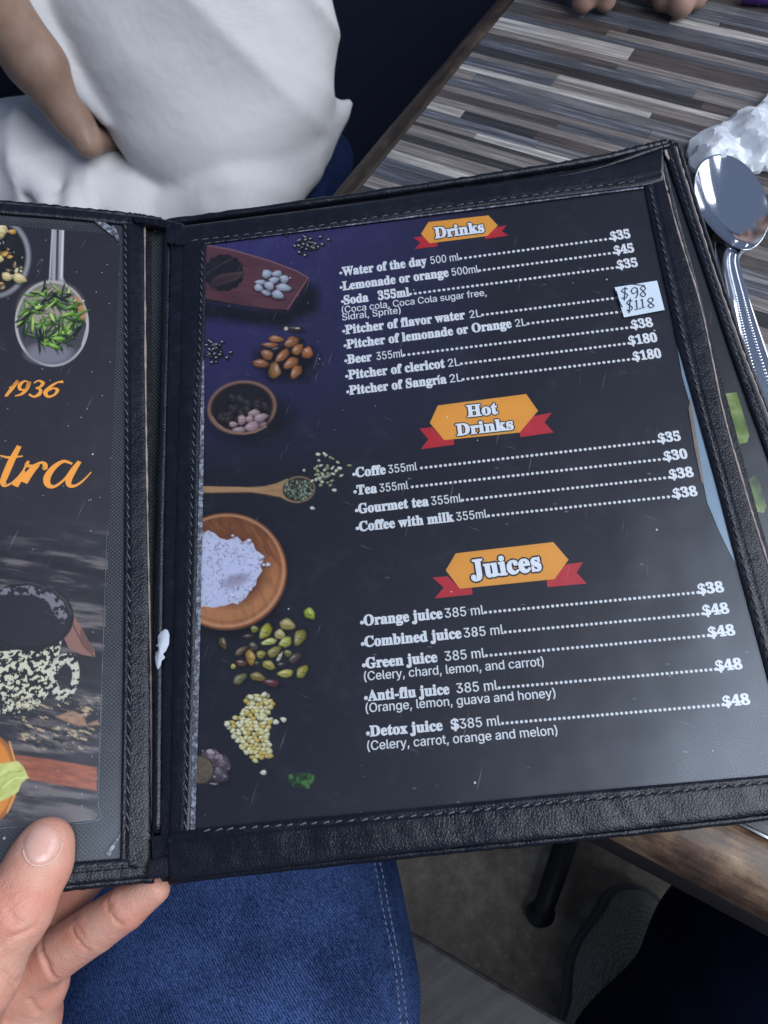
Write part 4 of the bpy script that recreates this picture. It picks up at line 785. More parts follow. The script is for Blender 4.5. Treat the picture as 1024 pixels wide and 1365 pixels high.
plate('clear_pocket', PL, [(-150, 280), (166, 300), (170, 700), (170, 1146), (-180, 1170)], 0.0008, 0, MT['plastic'], menu)
strip('leather_border', PL, [(164, 296), (167, 500), (166, 700), (164, 900), (160, 1150)], [(193, 298), (194, 500), (198, 700), (201, 893), (203, 1168)], bt, 0.0028, MT['leather'], menu, grooves=(0.16,), seed=8, wob=0.00003)
strip('leather_border', PL, [(-150, 262), (0, 271), (100, 279), (170, 287), (214, 293)], [(-150, 273), (0, 284), (90, 291), (168, 299), (206, 302)], bt, 0.003, MT['leather'], menu, seed=9, wob=0.00008)
strip('leather_border', PL, [(-180, 1206), (0, 1190), (90, 1181), (205, 1169)], [(-180, 1180), (0, 1161), (90, 1150), (205, 1141)], bt, 0.003, MT['leather'], menu, grooves=(0.6,), seed=10)
stitches('stitching', PL, [(167, 294), (168, 500), (171, 700), (172, 893), (170, 1120)], bt + 0.0008, 0.0046, 0.0028, 0.00024, MT['thread'], menu, slant=0.4)
stitches('stitching', PL, [(-60, 1168), (0, 1164), (90, 1157), (198, 1149)], bt + 0.001, 0.0046, 0.0024, 0.00022, MT['thread'], menu, slant=0.4)
edge_tube('worn_edge', PL, [(193, 302), (194, 500), (197, 700), (201, 893), (203, 1100)], bt + 0.0004, 0.00042, MT['pale_edge'], menu, 0.5)
edge_tube('piping', PL, [(-180, 1207), (0, 1191), (90, 1182), (206, 1171)], -0.001, 0.0015, MT['leather'], menu, 0.15)
edge_tube('piping', PL, [(-150, 262), (0, 271), (100, 280), (170, 287), (216, 294)], -0.001, 0.0016, MT['leather'], menu, 0.2)
edge_tube('page_edge', PL, [(-180, 1121), (0, 1104.5), (60, 1099), (130, 1093), (131, 1060), (136, 900), (143, 700)], 0.0003, 0.00016, MT['fold'], menu, 0.6)
for q in [[(141, 1138), (163, 1108), (156, 1124), (146, 1141)], [(122, 292), (140, 296), (158, 312), (150, 314)], [(152, 300), (160, 318), (157, 322), (146, 304)]]: plate('pocket_crease_glare', PL, q, 0.0011, 0.0001, MT['fold'], menu)
# ---------- spine between the leaves: gusset of dotted cloth, a rounded hinge roll and a black flap
def loft(name, rows, mat, parent, uvs=True, th=0.0):
    R_ = [smooth_path(r_, 14) for r_ in rows]; nr, nc = len(R_), len(R_[0]); V = np.array(R_).reshape(-1, 3); idx = np.arange(nr * nc).reshape(nr, nc)
    Q = np.column_stack([idx[:-1, :-1].ravel(), idx[:-1, 1:].ravel(), idx[1:, 1:].ravel(), idx[1:, :-1].ravel()])
    d = V - V[0]; ex = (V[idx[-1, 0]] - V[0]); ex /= np.linalg.norm(ex); ey = V[idx[0, -1]] - V[0]; ey -= ex * (ey @ ex); ey /= np.linalg.norm(ey)
    return mesh_obj(name, V, Q, mat, parent, True, uv=np.column_stack([d @ ex, d @ ey]))
def rowL(pts, off): return [PL.hit(x, y, off) for x, y in pts]
def rowR(pts, off): return [PR.hit(x, y, off) for x, y in pts]
loft('spine_gusset', [rowL([(190, 296), (190, 500), (194, 700), (197, 893), (198, 1166)], -0.0006), rowL([(200, 296), (203, 500), (203, 700), (204, 893), (204, 1166)], -0.0040), rowR([(226, 298), (217, 500), (210, 700), (207, 893), (207, 1168)], -0.0040)], MT['dotmesh'], menu)
loft('spine_cover', [rowL([(185, 290), (190, 700), (195, 1174)], -0.0030), rowL([(205, 292), (207, 700), (207, 1176)], -0.0062), rowR([(250, 294), (245, 700), (245, 1174)], -0.0058)], MT['leather_soft'], menu)
edge_tube('hinge_roll', PR, [(224, 306), (220, 500), (215, 700), (212, 893), (210, 1110)], -0.0010, 0.0021, MT['leather'], menu, 0.05)
strip('hinge_flap', PR, [(228, 310), (223, 500), (219, 700), (216, 893), (213, 1165)], [(250, 310), (244, 500), (240, 700), (236, 893), (230, 1165)], 0.0002, 0.003, MT['leather'], menu, seed=12, wob=0.00006)
plate('frayed_tape', PR, [(202, 1116), (216, 1113), (218, 1150), (206, 1156), (203, 1140)], 0.0012, 0.0008, MT['leather'], menu)
plate('frayed_tape', PR, [(199, 1163), (204, 1152), (207, 1166), (203, 1172), (196, 1172)], 0.0014, 0.0006, MT['fold'], menu)
strip('spine_binding', PR, [(196, 1172), (222, 1170), (270, 1167)], [(200, 1146), (226, 1140), (270, 1136)], 0.0016, 0.004, MT['leather_soft'], menu, seed=14, nu=50, nv=12)
strip('spine_binding', PR, [(176, 288), (200, 290), (222, 293), (246, 299)], [(180, 296), (200, 299), (224, 305), (243, 312)], 0.0018, 0.004, MT['leather'], menu, seed=15, nu=50, nv=12, wob=0.0005)
plate('worn_spot', PR, [(222, 304), (232, 306), (233, 322), (229, 326), (223, 322)], 0.0030, 0.0007, MT['leather'], menu)
# torn scrap of paper
sp_ = MB(); ps = np.array([PR.loc(150 + x / 3.25, 780 + y / 3.25, 0.0024) for x, y in [(228, 190), (240, 195), (247, 215), (245, 255), (232, 285), (218, 300), (228, 312), (222, 322), (214, 326), (208, 350), (198, 366), (190, 352), (184, 318), (186, 296), (198, 288), (200, 268), (188, 262), (198, 250), (196, 222), (208, 204)]])
c = ps.mean(0); n_ = len(ps); off1 = np.full(n_, 0.0026)
V = np.vstack([PR.at(ps[:, 0], ps[:, 1], 0.0024), PR.at((c + (ps - c) * 0.7)[:, 0], (c + (ps - c) * 0.7)[:, 1], 0.0033)])
scr = mesh_obj('paper_scrap', V, [(i, (i + 1) % n_, (i + 1) % n_ + n_, i + n_) for i in range(n_)] + [tuple(range(n_, 2 * n_))], MT['scrap'], None, True)
tag(scr, 'small torn white paper scrap stuck on the black spine of the menu', 'paper scrap')
# ================================================================== TABLE
tb = empty('table', (0.3, 0.6, 0.0), 'restaurant table with grey wood-strip laminate top and worn brown wooden rim', 'table')
TX0, TY0, TX1, TY1 = -0.2335, 0.1005, 1.05, 1.45; FR = 0.019; FN = 0.026
mb = MB(); box(mb, ((TX0 + TX1) / 2, (TY0 + TY1) / 2, 0.75 - 0.0165), (TX1 - TX0, TY1 - TY0, 0.030)); mb.build('table_board', MT['under'], tb)
LT = dict(
    light=mat_strip('laminate_light', (0.22, 0.20, 0.19), (0.42, 0.39, 0.37), (0.56, 0.53, 0.50)), taupe=mat_strip('laminate_taupe', (0.115, 0.098, 0.093), (0.20, 0.175, 0.165), (0.29, 0.26, 0.245)),
    grey=mat_strip('laminate_grey', (0.06, 0.057, 0.060), (0.145, 0.142, 0.15), (0.29, 0.285, 0.295)), slate=mat_strip('laminate_slate', (0.034, 0.036, 0.043), (0.10, 0.105, 0.125), (0.25, 0.255, 0.285)),
    dark=mat_strip('laminate_dark', (0.013, 0.012, 0.013), (0.034, 0.031, 0.033), (0.07, 0.064, 0.066)), brown=mat_strip('laminate_brown', (0.034, 0.027, 0.026), (0.080, 0.064, 0.060), (0.14, 0.118, 0.11)))
me = bpy.data.meshes.new('strip'); hx = 0.5
me.from_pydata([(x, y, z) for z in (-0.5, 0.38) for x, y in ((-.5, -.5), (.5, -.5), (.5, .5), (-.5, .5))] + [(x, y, 0.5) for x, y in ((-.49, -.47), (.49, -.47), (.49, .47), (-.49, .47))], [],
    [(3, 2, 1, 0), (0, 1, 5, 4), (1, 2, 6, 5), (2, 3, 7, 6), (3, 0, 4, 7), (4, 5, 9, 8), (5, 6, 10, 9), (6, 7, 11, 10), (7, 4, 8, 11), (8, 9, 10, 11)])
meshes = {}
for k_, m_ in LT.items(): q = me.copy(); q.materials.append(m_); meshes[k_] = q
S0 = TX0; sc_ = 0.33 / 0.36     # measured rows were taken at 0.36
rows = [ # (Y low, Y high, [(x0, x1, tone), ...]) on the far part in view, metres * 1000 (before scaling)
    (384, 396, 'taupe'), (396, 408, 'dark'), (408, 420, 'taupe'), (420, 432, 'slate'), (432, 443, 'slate'),
    (443, 453, [(-254, -180, 'light'), (-180, 400, 'brown')]), (453, 466, [(-254, -170, 'taupe'), (-170, 500, 'dark')]), (466, 474, [(-254, 500, 'dark')]), (474, 486, [(-254, -60, 'taupe'), (-60, 500, 'slate')]),
    (486, 490, 'dark'), (490, 498, [(-254, -205, 'taupe'), (-205, -90, 'light'), (-90, 500, 'grey')]), (498, 508, [(-254, -160, 'slate'), (-160, -80, 'grey'), (-80, 500, 'dark')]), (508, 518, [(-254, -225, 'light'), (-225, -165, 'dark'), (-165, 20, 'brown'), (20, 500, 'grey')]),
    (518, 526, [(-254, 20, 'taupe'), (20, 500, 'slate')]), (526, 536, [(-254, -155, 'brown'), (-155, -60, 'slate'), (-60, 500, 'brown')]), (536, 543, [(-254, -10, 'taupe'), (-10, 500, 'dark')]), (543, 555, [(-254, -90, 'slate'), (-90, 40, 'grey'), (40, 500, 'brown')]),
    (555, 567, [(-254, -238, 'taupe'), (-238, -40, 'grey'), (-40, 500, 'brown')]), (567, 574, [(-254, -96, 'light'), (-96, 500, 'brown')]), (574, 586, [(-254, -178, 'slate'), (-178, 30, 'taupe'), (30, 500, 'grey')]), (586, 592, [(-254, -178, 'taupe'), (-178, -34, 'light'), (-34, 500, 'taupe')]),
    (592, 604, [(-254, -66, 'dark'), (-66, 60, 'brown'), (60, 500, 'taupe')]), (604, 616, [(-254, -75, 'slate'), (-75, 60, 'taupe'), (60, 500, 'slate')]), (616, 624, [(-254, -140, 'brown'), (-140, 500, 'grey')]), (624, 632, [(-254, -20, 'taupe'), (-20, 500, 'dark')]), (632, 650, [(-254, -136, 'light'), (-136, 40, 'brown'), (40, 500, 'grey')]),
    (650, 658, 'slate'), (658, 668, [(-254, -164, 'brown'), (-164, 300, 'taupe'), (300, 500, 'slate')]), (668, 676, [(-254, -150, 'brown'), (-150, 500, 'dark')]), (676, 688, [(-254, -190, 'taupe'), (-190, 200, 'slate'), (200, 500, 'grey')]), (688, 696, [(-254, 0, 'slate'), (0, 500, 'grey')]), (696, 708, [(-254, -123, 'brown'), (-123, -20, 'light'), (-20, 500, 'slate')]), (708, 714, [(-254, -85, 'grey'), (-85, 500, 'dark')]), (714, 728, 'slate'), (728, 742, [(-254, -40, 'grey'), (-40, 500, 'taupe')]), (742, 756, 'brown'), (756, 770, [(-254, 0, 'slate'), (0, 500, 'grey')])]
def strip_piece(x0, x1, y0, y1, tone):
    x0 = max(x0, TX0 + 0.0004); x1 = min(x1, TX1 - 0.0004)
    if x1 - x0 < 0.003: return
    o = bpy.data.objects.new('laminate_strip', meshes[tone]); COL.objects.link(o); o.parent = tb
    o.location = Vector(((x0 + x1) / 2, (y0 + y1) / 2, 0.75 - 0.0006 + random.uniform(-0.00004, 0.00004))) - tb.location
    o.scale = (x1 - x0 - 0.00025, y1 - y0 - 0.00025, 0.0012)
rg = random.Random(4); tones = ['taupe', 'grey', 'slate', 'dark', 'brown', 'light', 'taupe', 'brown', 'slate']
y = TY0 + 0.0004
while y < 0.384 * sc_ - 0.004:      # nearer rows, mostly under the menu
    w = min(rg.choice([0.009, 0.011, 0.007, 0.013]), 0.384 * sc_ - y)
    if 0.384 * sc_ - y - w < 0.004: w = 0.384 * sc_ - y
    x = TX0 - rg.uniform(0, 0.1)
    while x < 0.42: L = rg.uniform(0.10, 0.26); strip_piece(x, x + L, y, y + w, rg.choice(tones)); x += L
    strip_piece(x, TX1, y, y + w, rg.choice(tones)); y += w
for y0, y1, seg in rows:
    if isinstance(seg, str):
        a = rg.uniform(-60, 120); seg = [(-254, a, seg), (a, 500, rg.choice(['slate', 'grey', 'taupe']))]
    for a, b, t_ in seg:
        if b >= 500:
            while b - a > 5: L = rg.uniform(100, 230); strip_piece(a * sc_ / 1000, (a + L) * sc_ / 1000, y0 * sc_ / 1000, y1 * sc_ / 1000, t_); a += L; t_ = rg.choice(tones); b = max(b, a) if a < 520 else a
        else: strip_piece(a * sc_ / 1000, b * sc_ / 1000, y0 * sc_ / 1000, y1 * sc_ / 1000, t_)
y = 0.770 * sc_
while y < TY1 - 0.01: w = rg.choice([0.014, 0.018, 0.011]); w = min(w, TY1 - y); a = rg.uniform(-0.1, 0.3); strip_piece(TX0, a, y, y + w, rg.choice(tones)); strip_piece(a, TX1, y, y + w, rg.choice(tones)); y += w
# rim with a worn rounded top edge, drop 34 mm
def rim(name, p0, p1, inward, w, mat):
    p0, p1 = np.array(p0, float), np.array(p1, float); d = p1 - p0; L = np.linalg.norm(d); d /= L; inn = np.array(inward, float)
    prof = [(w, -0.0008), (w * 0.80, -0.0002), (w * 0.5, -0.0010), (w * 0.28, -0.0030), (w * 0.10, -0.0068), (0.0012, -0.0115), (0, -0.016), (0, -0.040), (0.002, -0.042), (w, -0.042)]
    ns = 60; V = []; r_ = np.random.default_rng(5)
    for i in range(ns):
        c = p0 + d * L * i / (ns - 1)
        for j, (a, z) in enumerate(prof):
            q = c + inn * (a + (r_.uniform(-0.0003, 0.0003) if 0 < j < 6 else 0)); V.append((q[0], q[1], 0.75 + z + (r_.uniform(-0.0003, 0.0003) if 0 < j < 6 else 0)))
    k_ = len(prof); Fc = [(i * k_ + j, (i + 1) * k_ + j, (i + 1) * k_ + (j + 1) % k_, i * k_ + (j + 1) % k_) for i in range(ns - 1) for j in range(k_)] + [tuple(range(k_))[::-1], tuple((ns - 1) * k_ + j for j in range(k_))]
    o = mesh_obj(name, V, Fc, mat, tb, True); o.data.materials.append(MT['side_wood'])
    for i, p in enumerate(o.data.polygons):
        if i < (ns - 1) * k_ and i % k_ in (6, 7, 8): p.material_index = 1
    return o
rim('wooden_rim', (TX0 - FR, TY0 - FN, 0), (TX1, TY0 - FN, 0), (0, 1, 0), FN, MT['frame_wood'])
rim('wooden_rim', (TX0 - FR, TY0, 0), (TX0 - FR, TY1, 0), (1, 0, 0), FR, MT['frame_wood_y'])
mb = MB(); box(mb, ((TX0 + TX1) / 2, TY0 - 0.0006, 0.7500), (TX1 - TX0, 0.0010, 0.0016)); mb.build('metal_inlay', MT['dark_steel'], tb)
# iron pedestal: column, and feet sloping to the floor
fa = UZ(712, 1246, 0.02); fb = UZ(757, 1112, 0.035); dr = (fb - fa); dr[2] = 0; dr /= np.linalg.norm(dr); cc = fa + dr * 0.50; cc[2] = 0
mb = MB(); tube(mb, [(cc[0], cc[1], 0.05), (cc[0], cc[1], 0.70)], 0.035, 20); mb.build('column', MT['iron'], tb, True)
for q in range(4):
    a = math.atan2(dr[1], dr[0]) + math.pi + q * math.pi / 2; e = np.array([math.cos(a), math.sin(a), 0]); mb = MB()
    P = [cc + np.array([0, 0, 0.075]), cc + e * 0.20 + np.array([0, 0, 0.060]), cc + e * 0.40 + np.array([0, 0, 0.040]), cc + e * 0.48 + np.array([0, 0, 0.030])]
    P = smooth_path(P, 5); tube(mb, P, np.linspace(0.018, 0.0125, len(P)), 10); f_ = mb.build('foot', MT['iron'], tb, True)
    mb = MB(); tube(mb, [cc + e * 0.475 + np.array([0, 0, 0.0]), cc + e * 0.475 + np.array([0, 0, 0.034])], 0.0155, 16); mb.build('glide', MT['iron'], f_, True)

# ================================================================== CUTLERY
def frame_on_table(px0, py0, px1, py1, z=0.75):
    a = UZ(px0, py0, z); b = UZ(px1, py1, z); d = b - a; L = np.linalg.norm(d); return a, d / L, L
a, d, L = frame_on_table(956, 216, 988, 346, 0.757); sd = np.array([-d[1], d[0], 0.0])          # d: from the tip towards the handle
sp = empty('spoon', a + np.array([0, 0, -0.006]), 'large polished steel spoon lying bowl up beside the menu, beaded handle', 'spoon')
nu_, nv_ = 40, 40; V = []; W = 0.5 * np.linalg.norm(UZ(917, 285, 0.757) - UZ(1014, 285, 0.757)) * 0.98
for lay in (0, 1):
    for i in range(nu_):
        th = 2 * math.pi * i / nu_
        for j in range(nv_):
            rr_ = j / (nv_ - 1); X = math.cos(th); Y = math.sin(th); x = L / 2 + L / 2 * X * rr_; wy = W * (1 - 0.20 * max(0, X) ** 2 - 0.02 * X) * Y * rr_
            z = 0.0115 * (1 - (1 - rr_ ** 2)) ** 1.0 * 1.0 - (0.0009 if lay else 0.0) * (1 if rr_ < 0.999 else 0.3) + 0.0012
            z += 0.0015 * max(0, X) * rr_
            V.append(a + d * x + sd * wy + np.array([0, 0, z - 0.007]))
n_ = nu_ * nv_; Fc = []
for lay in (0, 1):
    for i in range(nu_):
        for j in range(nv_ - 1):
            q = [lay * n_ + i * nv_ + j, lay * n_ + i * nv_ + j + 1, lay * n_ + ((i + 1) % nu_) * nv_ + j + 1, lay * n_ + ((i + 1) % nu_) * nv_ + j]; Fc.append(q if lay == 0 else q[::-1])
for i in range(nu_): Fc.append([i * nv_ + nv_ - 1, n_ + i * nv_ + nv_ - 1, n_ + ((i + 1) % nu_) * nv_ + nv_ - 1, ((i + 1) % nu_) * nv_ + nv_ - 1])
mesh_obj('bowl', V, Fc, MT['steel'], sp, True)
def handle(name, path, widths, mat, parent, th=0.0016, beads=False):
    P = smooth_path(path, 10); n = len(P); wv = np.interp(np.linspace(0, 1, n), np.linspace(0, 1, len(widths)), widths); T_ = np.gradient(P, axis=0); T_ /= np.linalg.norm(T_, axis=1)[:, None]; S_ = np.cross([0, 0, 1.0], T_); S_ /= np.linalg.norm(S_, axis=1)[:, None]; up = np.cross(T_, S_)
    prof = [(-1, 0), (-0.92, 0.7), (-0.70, 1.15), (-0.55, 0.75), (0, 1.0), (0.55, 0.75), (0.70, 1.15), (0.92, 0.7), (1, 0), (0.6, -0.7), (-0.6, -0.7)]; k_ = len(prof); V = []
    for i in range(n):
        for u_, z_ in prof: V.append(P[i] + S_[i] * u_ * wv[i] + up[i] * z_ * th)
    Fc = [(i * k_ + j, i * k_ + (j + 1) % k_, (i + 1) * k_ + (j + 1) % k_, (i + 1) * k_ + j) for i in range(n - 1) for j in range(k_)] + [tuple(range(k_)), tuple((n - 1) * k_ + j for j in range(k_))[::-1]]
    o = mesh_obj(name, V, [f[::-1] for f in Fc], mat, parent, True); o.data.update()
    if beads:
        mb = MB()
        for i in range(n // 6, n * 5 // 6, 1):
            for u_ in (-0.32, 0.32):
                for q in (0, 0.5):
                    c = P[i] * (1 - q) + P[min(i + 1, n - 1)] * q + S_[i] * u_ * wv[i] + up[i] * th * 1.0; r_ = 0.0007; mb.add([c + np.array(v_) * r_ for v_ in ((1, 0, 0), (0, 1, 0), (-1, 0, 0), (0, -1, 0), (0, 0, 1))], [(0, 1, 4), (1, 2, 4), (2, 3, 4), (3, 0, 4)])
        mb.build('bead_pattern', mat, o, True)
    return o
neck = a + d * L
hp = [neck - d * 0.010 + np.array([0, 0, 0.0025]), UZ(974, 348, 0.762), UZ(985, 400, 0.766), UZ(1003, 470, 0.762), UZ(1030, 560, 0.756), UZ(1060, 650, 0.7535)]
handle('handle', hp, [0.0050, 0.0048, 0.0058, 0.0080, 0.0105, 0.0120], MT['steel'], sp, 0.0018, True)
a2 = UZ(966, 345, 0.754)
kn = empty('table_knife', a2, 'dull steel table knife half hidden beneath the spoon handle', 'knife')
handle('handle', [UZ(958, 326, 0.7535), UZ(964, 350, 0.754), UZ(985, 430, 0.754), UZ(1006, 510, 0.754), UZ(1030, 600, 0.7535)], [0.003, 0.0048, 0.0052, 0.0056, 0.0060], MT['dark_steel'], kn, 0.0022)
handle('blade', [UZ(1030, 600, 0.7525), UZ(1056, 690, 0.7525), UZ(1075, 760, 0.7525)], [0.0058, 0.0100, 0.0030], MT['dark_steel'], kn, 0.0008)

# ================================================================== CRUMPLED WRAPPER
op = [(917, 205), (922, 186), (940, 176), (958, 168), (972, 160), (990, 154), (1003, 149), (1012, 138), (1024, 126), (1050, 110), (1090, 120), (1100, 210), (1060, 225), (1024, 226), (1000, 231), (980, 226), (960, 232), (935, 238), (922, 222)]
O = [tuple(UZ(x, y, 0.752)[:2]) for x, y in op]; Oa = np.array(O); rw = np.random.default_rng(8); lo, hi = Oa.min(0), Oa.max(0)
def edge_d(p):
    d = 9.0
    for a_, b_ in zip(Oa, np.roll(Oa, -1, 0)): t = np.clip(((p - a_) @ (b_ - a_)) / ((b_ - a_) @ (b_ - a_)), 0, 1); d = min(d, np.linalg.norm(p - a_ - t * (b_ - a_)))
    return d
pts = []; ring = []
for a_, b_ in zip(Oa, np.roll(Oa, -1, 0)):
    for k in range(4): q = a_ + (b_ - a_) * k / 4 + rw.normal(0, 0.0006, 2); ring.append(tuple(q))
while len(pts) < 620:
    p = lo + (hi - lo) * rw.random(2)
    if inside(p[0], p[1], O) and edge_d(p) > 0.0015:
        if all((p[0] - q[0]) ** 2 + (p[1] - q[1]) ** 2 > 0.0017 ** 2 for q in pts): pts.append(tuple(p))
nr_ = len(ring); vv, _, tt, _, _, _ = delaunay_2d_cdt([Vector(p) for p in ring + pts], [], [list(range(nr_))], 1, 1e-7)
vv = np.array([tuple(v) for v in vv]); fold = unit2 = None
def crumple(P, sd):
    r_ = np.random.default_rng(sd); h = np.zeros(len(P)); tri = lambda w: np.abs((w % 1) * 2 - 1)
    for A_, f_, a_ in ((0.0080, 26, 1.15), (0.0042, 52, 0.55), (0.0024, 83, 1.45)):
        w_ = P @ np.array([math.cos(a_), math.sin(a_)]); c_ = P @ np.array([-math.sin(a_), math.cos(a_)])
        h += A_ * tri(w_ * f_ + 0.5 * tri(c_ * f_ * 0.55 + r_.uniform()) + r_.uniform()) * (0.35 + 0.65 * tri(c_ * 13 + r_.uniform()))
    return h
ed_ = np.array([edge_d(p) for p in vv]); H = 0.006 * (1 - np.exp(-ed_ / 0.008)) + np.clip(ed_ / 0.002, 0, 1) * (crumple(vv, 4) + rw.normal(0, 0.00008, len(vv)))
V = np.column_stack([vv, 0.7514 + np.maximum(H, 0)]); nV = len(V); V2 = V.copy(); V2[:, 2] = 0.7505
bd = {}
for t_ in tt:
    for a_, b_ in zip(t_, list(t_[1:]) + [t_[0]]): bd[(a_, b_)] = 1
sides = [(b_, a_, a_ + nV, b_ + nV) for (a_, b_) in bd if (b_, a_) not in bd]
wr = mesh_obj('plastic_wrapper', np.vstack([V, V2]), [tuple(t_) for t_ in tt] + [tuple(i + nV for i in t_[::-1]) for t_ in tt] + sides, MT['wrapper'], None, True)
wr.modifiers.new('weld', 'WELD').merge_threshold = 1e-6
m_ = wr.modifiers.new('crease', 'EDGE_SPLIT'); m_.split_angle = math.radians(26)
tag(wr, 'crumpled glossy white plastic wrapper lying on the table above the spoon', 'wrapper')
# ================================================================== PERSON WITH THE MENU (hand and thigh)
def unit(v): v = np.asarray(v, float); return v / np.linalg.norm(v)
ph = empty('person', UZ(330, 1300, 0.45), 'seated person in blue jeans whose left hand holds the menu by its lower edge', 'person')
X = U
nl = PL.n
def onL(px, py, h): return PL.hit(px, py, h)      # h above the left leaf
# thumb: tip .. base, resting on the page
T0, T1, T2, T3_, = onL(63, 1124, 0.0105), onL(52, 1152, 0.0112), onL(20, 1212, 0.0135), onL(-40, 1300, 0.006)
T4 = X(-85, 1395, 0.300)
pd = 0.286
pk = [X(28, 1300, 0.297), X(78, 1270, 0.293), X(128, 1237, 0.290), X(168, 1210, 0.288), X(206, 1185, 0.2875)]   # little finger, joints to tip
rg_ = [X(0, 1280, 0.312), X(70, 1215, 0.312), X(128, 1150, 0.306), X(165, 1105, 0.299)]
md = [X(-30, 1270, 0.322), X(30, 1170, 0.324), X(80, 1090, 0.318), X(110, 1040, 0.312)]
ix = [X(-70, 1270, 0.325), X(-20, 1150, 0.330), X(20, 1060, 0.326), X(40, 1000, 0.320)]
pb = [X(10, 1330, 0.304), X(-40, 1380, 0.312), X(-60, 1450, 0.318), X(-20, 1430, 0.310)]
def chain(P, pts, rad, k=0.0008):
    d = None
    for (a, b), (ra, rb) in zip(zip(pts[:-1], pts[1:]), zip(rad[:-1], rad[1:])):
        e = caps(P, a, b, ra, rb); d = e if d is None else smin(d, e, k)
    return d
def crease(P, d, a, b, r, depth):
    """a skin fold: pull the surface in along the segment a-b"""
    q = caps(P, a, b, 0, 0); return d + depth * np.exp(-(q / r) ** 2)
def hand_fn(P, base=False):
    th = chain(P, [T0, T1, T2, T3_, T4], [0.0086, 0.0097, 0.0112, 0.0145, 0.020], 0.006)
    li = chain(P, pk, [0.0100, 0.0094, 0.0089, 0.0082, 0.0058], 0.0006)
    o = smin(chain(P, rg_, [0.0105, 0.0095, 0.0088, 0.0075], 0.003), chain(P, md, [0.0110, 0.0098, 0.009, 0.0078], 0.003), 0.002)
    o = smin(o, chain(P, ix, [0.0110, 0.0098, 0.009, 0.0078], 0.003), 0.002)
    palm = chain(P, [X(10, 1300, 0.305), X(-20, 1360, 0.312), X(-30, 1450, 0.318)], [0.0165, 0.022, 0.024], 0.01)
    palm = smin(palm, chain(P, [X(42, 1272, 0.2985), X(50, 1310, 0.302), X(30, 1360, 0.306), X(10, 1440, 0.308)], [0.0085, 0.0105, 0.0135, 0.017], 0.006), 0.006)
    palm = smin(palm, chain(P, [X(-60, 1300, 0.318), X(-60, 1450, 0.318)], [0.018, 0.024], 0.006), 0.010)
    palm = smin(palm, caps(P, X(30, 1250, 0.300), X(10, 1300, 0.303), 0.0085, 0.012), 0.006)
    palm = smin(palm, caps(P, X(-30, 1450, 0.318), X(-60, 1650, 0.330), 0.026, 0.027), 0.02)
    d = smin(li, palm, 0.005); d = smin(d, o, 0.003); d = smin(d, th, 0.0025)
    if not base:
        for a, b, r, dp in CREASES: d = crease(P, d, a, b, r, dp)
    d = d + 0.00012 * vnoise(P, 900, 1) + 0.0003 * vnoise(P, 260, 2)
    return d
def skin_hit(px, py):
    t = np.linspace(0.22, 0.34, 900); Pp_ = CAM + ray(px, py)[None] * t[:, None]; d = hand_fn(Pp_, True); i = int(np.argmax(d < 0)); return Pp_[i] if (d < 0).any() else None
CREASES = []
for poly, r_, dp_ in [  # finger joint and palm creases
    ([(137, 1192), (141, 1205), (150, 1222), (163, 1234)], 0.0006, 0.0011), ([(141, 1192), (147, 1206), (156, 1218)], 0.0005, 0.0005), ([(91, 1220), (96, 1238), (106, 1256), (118, 1268)], 0.0006, 0.0010), ([(98, 1222), (104, 1236), (112, 1250)], 0.0005, 0.0006), ([(124, 1205), (129, 1222), (137, 1240)], 0.0004, 0.0002),
    ([(50, 1230), (54, 1256), (62, 1284), (74, 1306)], 0.0009, 0.0014), ([(2, 1296), (22, 1314), (40, 1332), (52, 1350)], 0.0008, 0.0012), ([(0, 1262), (14, 1250), (30, 1244), (46, 1236)], 0.0008, 0.0010), ([(0, 1186), (10, 1196), (20, 1208)], 0.0006, 0.0008), ([(0, 1198), (10, 1212), (20, 1226), (32, 1232)], 0.0006, 0.0008), ([(2, 1176), (12, 1182), (20, 1190)], 0.0005, 0.0005), ([(0, 1218), (12, 1228), (24, 1236)], 0.0005, 0.0006), ([(20, 1196), (30, 1206), (38, 1214)], 0.0004, 0.0003)]:
    H_ = [skin_hit(*p) for p in poly]; H_ = [h for h in H_ if h is not None]
    for a, b in zip(H_[:-1], H_[1:]):
        if np.linalg.norm(a - b) < 0.02: CREASES.append((a, b, r_, dp_))
hand_pts = [T0, T1, T2, pk[-1], rg_[-1], md[-1], ix[-1], X(-30, 1480, 0.31), T4, X(60, 1300, 0.28)]
lo = np.min(hand_pts, 0) - 0.02; hi = np.max(hand_pts, 0) + 0.02
V, Q = surface(hand_fn, lo, hi, 0.00075); V = relax(V, Q, 1, 0.35)
hand_o = mesh_obj('hand', V, Q, MT['skin'], ph, True)
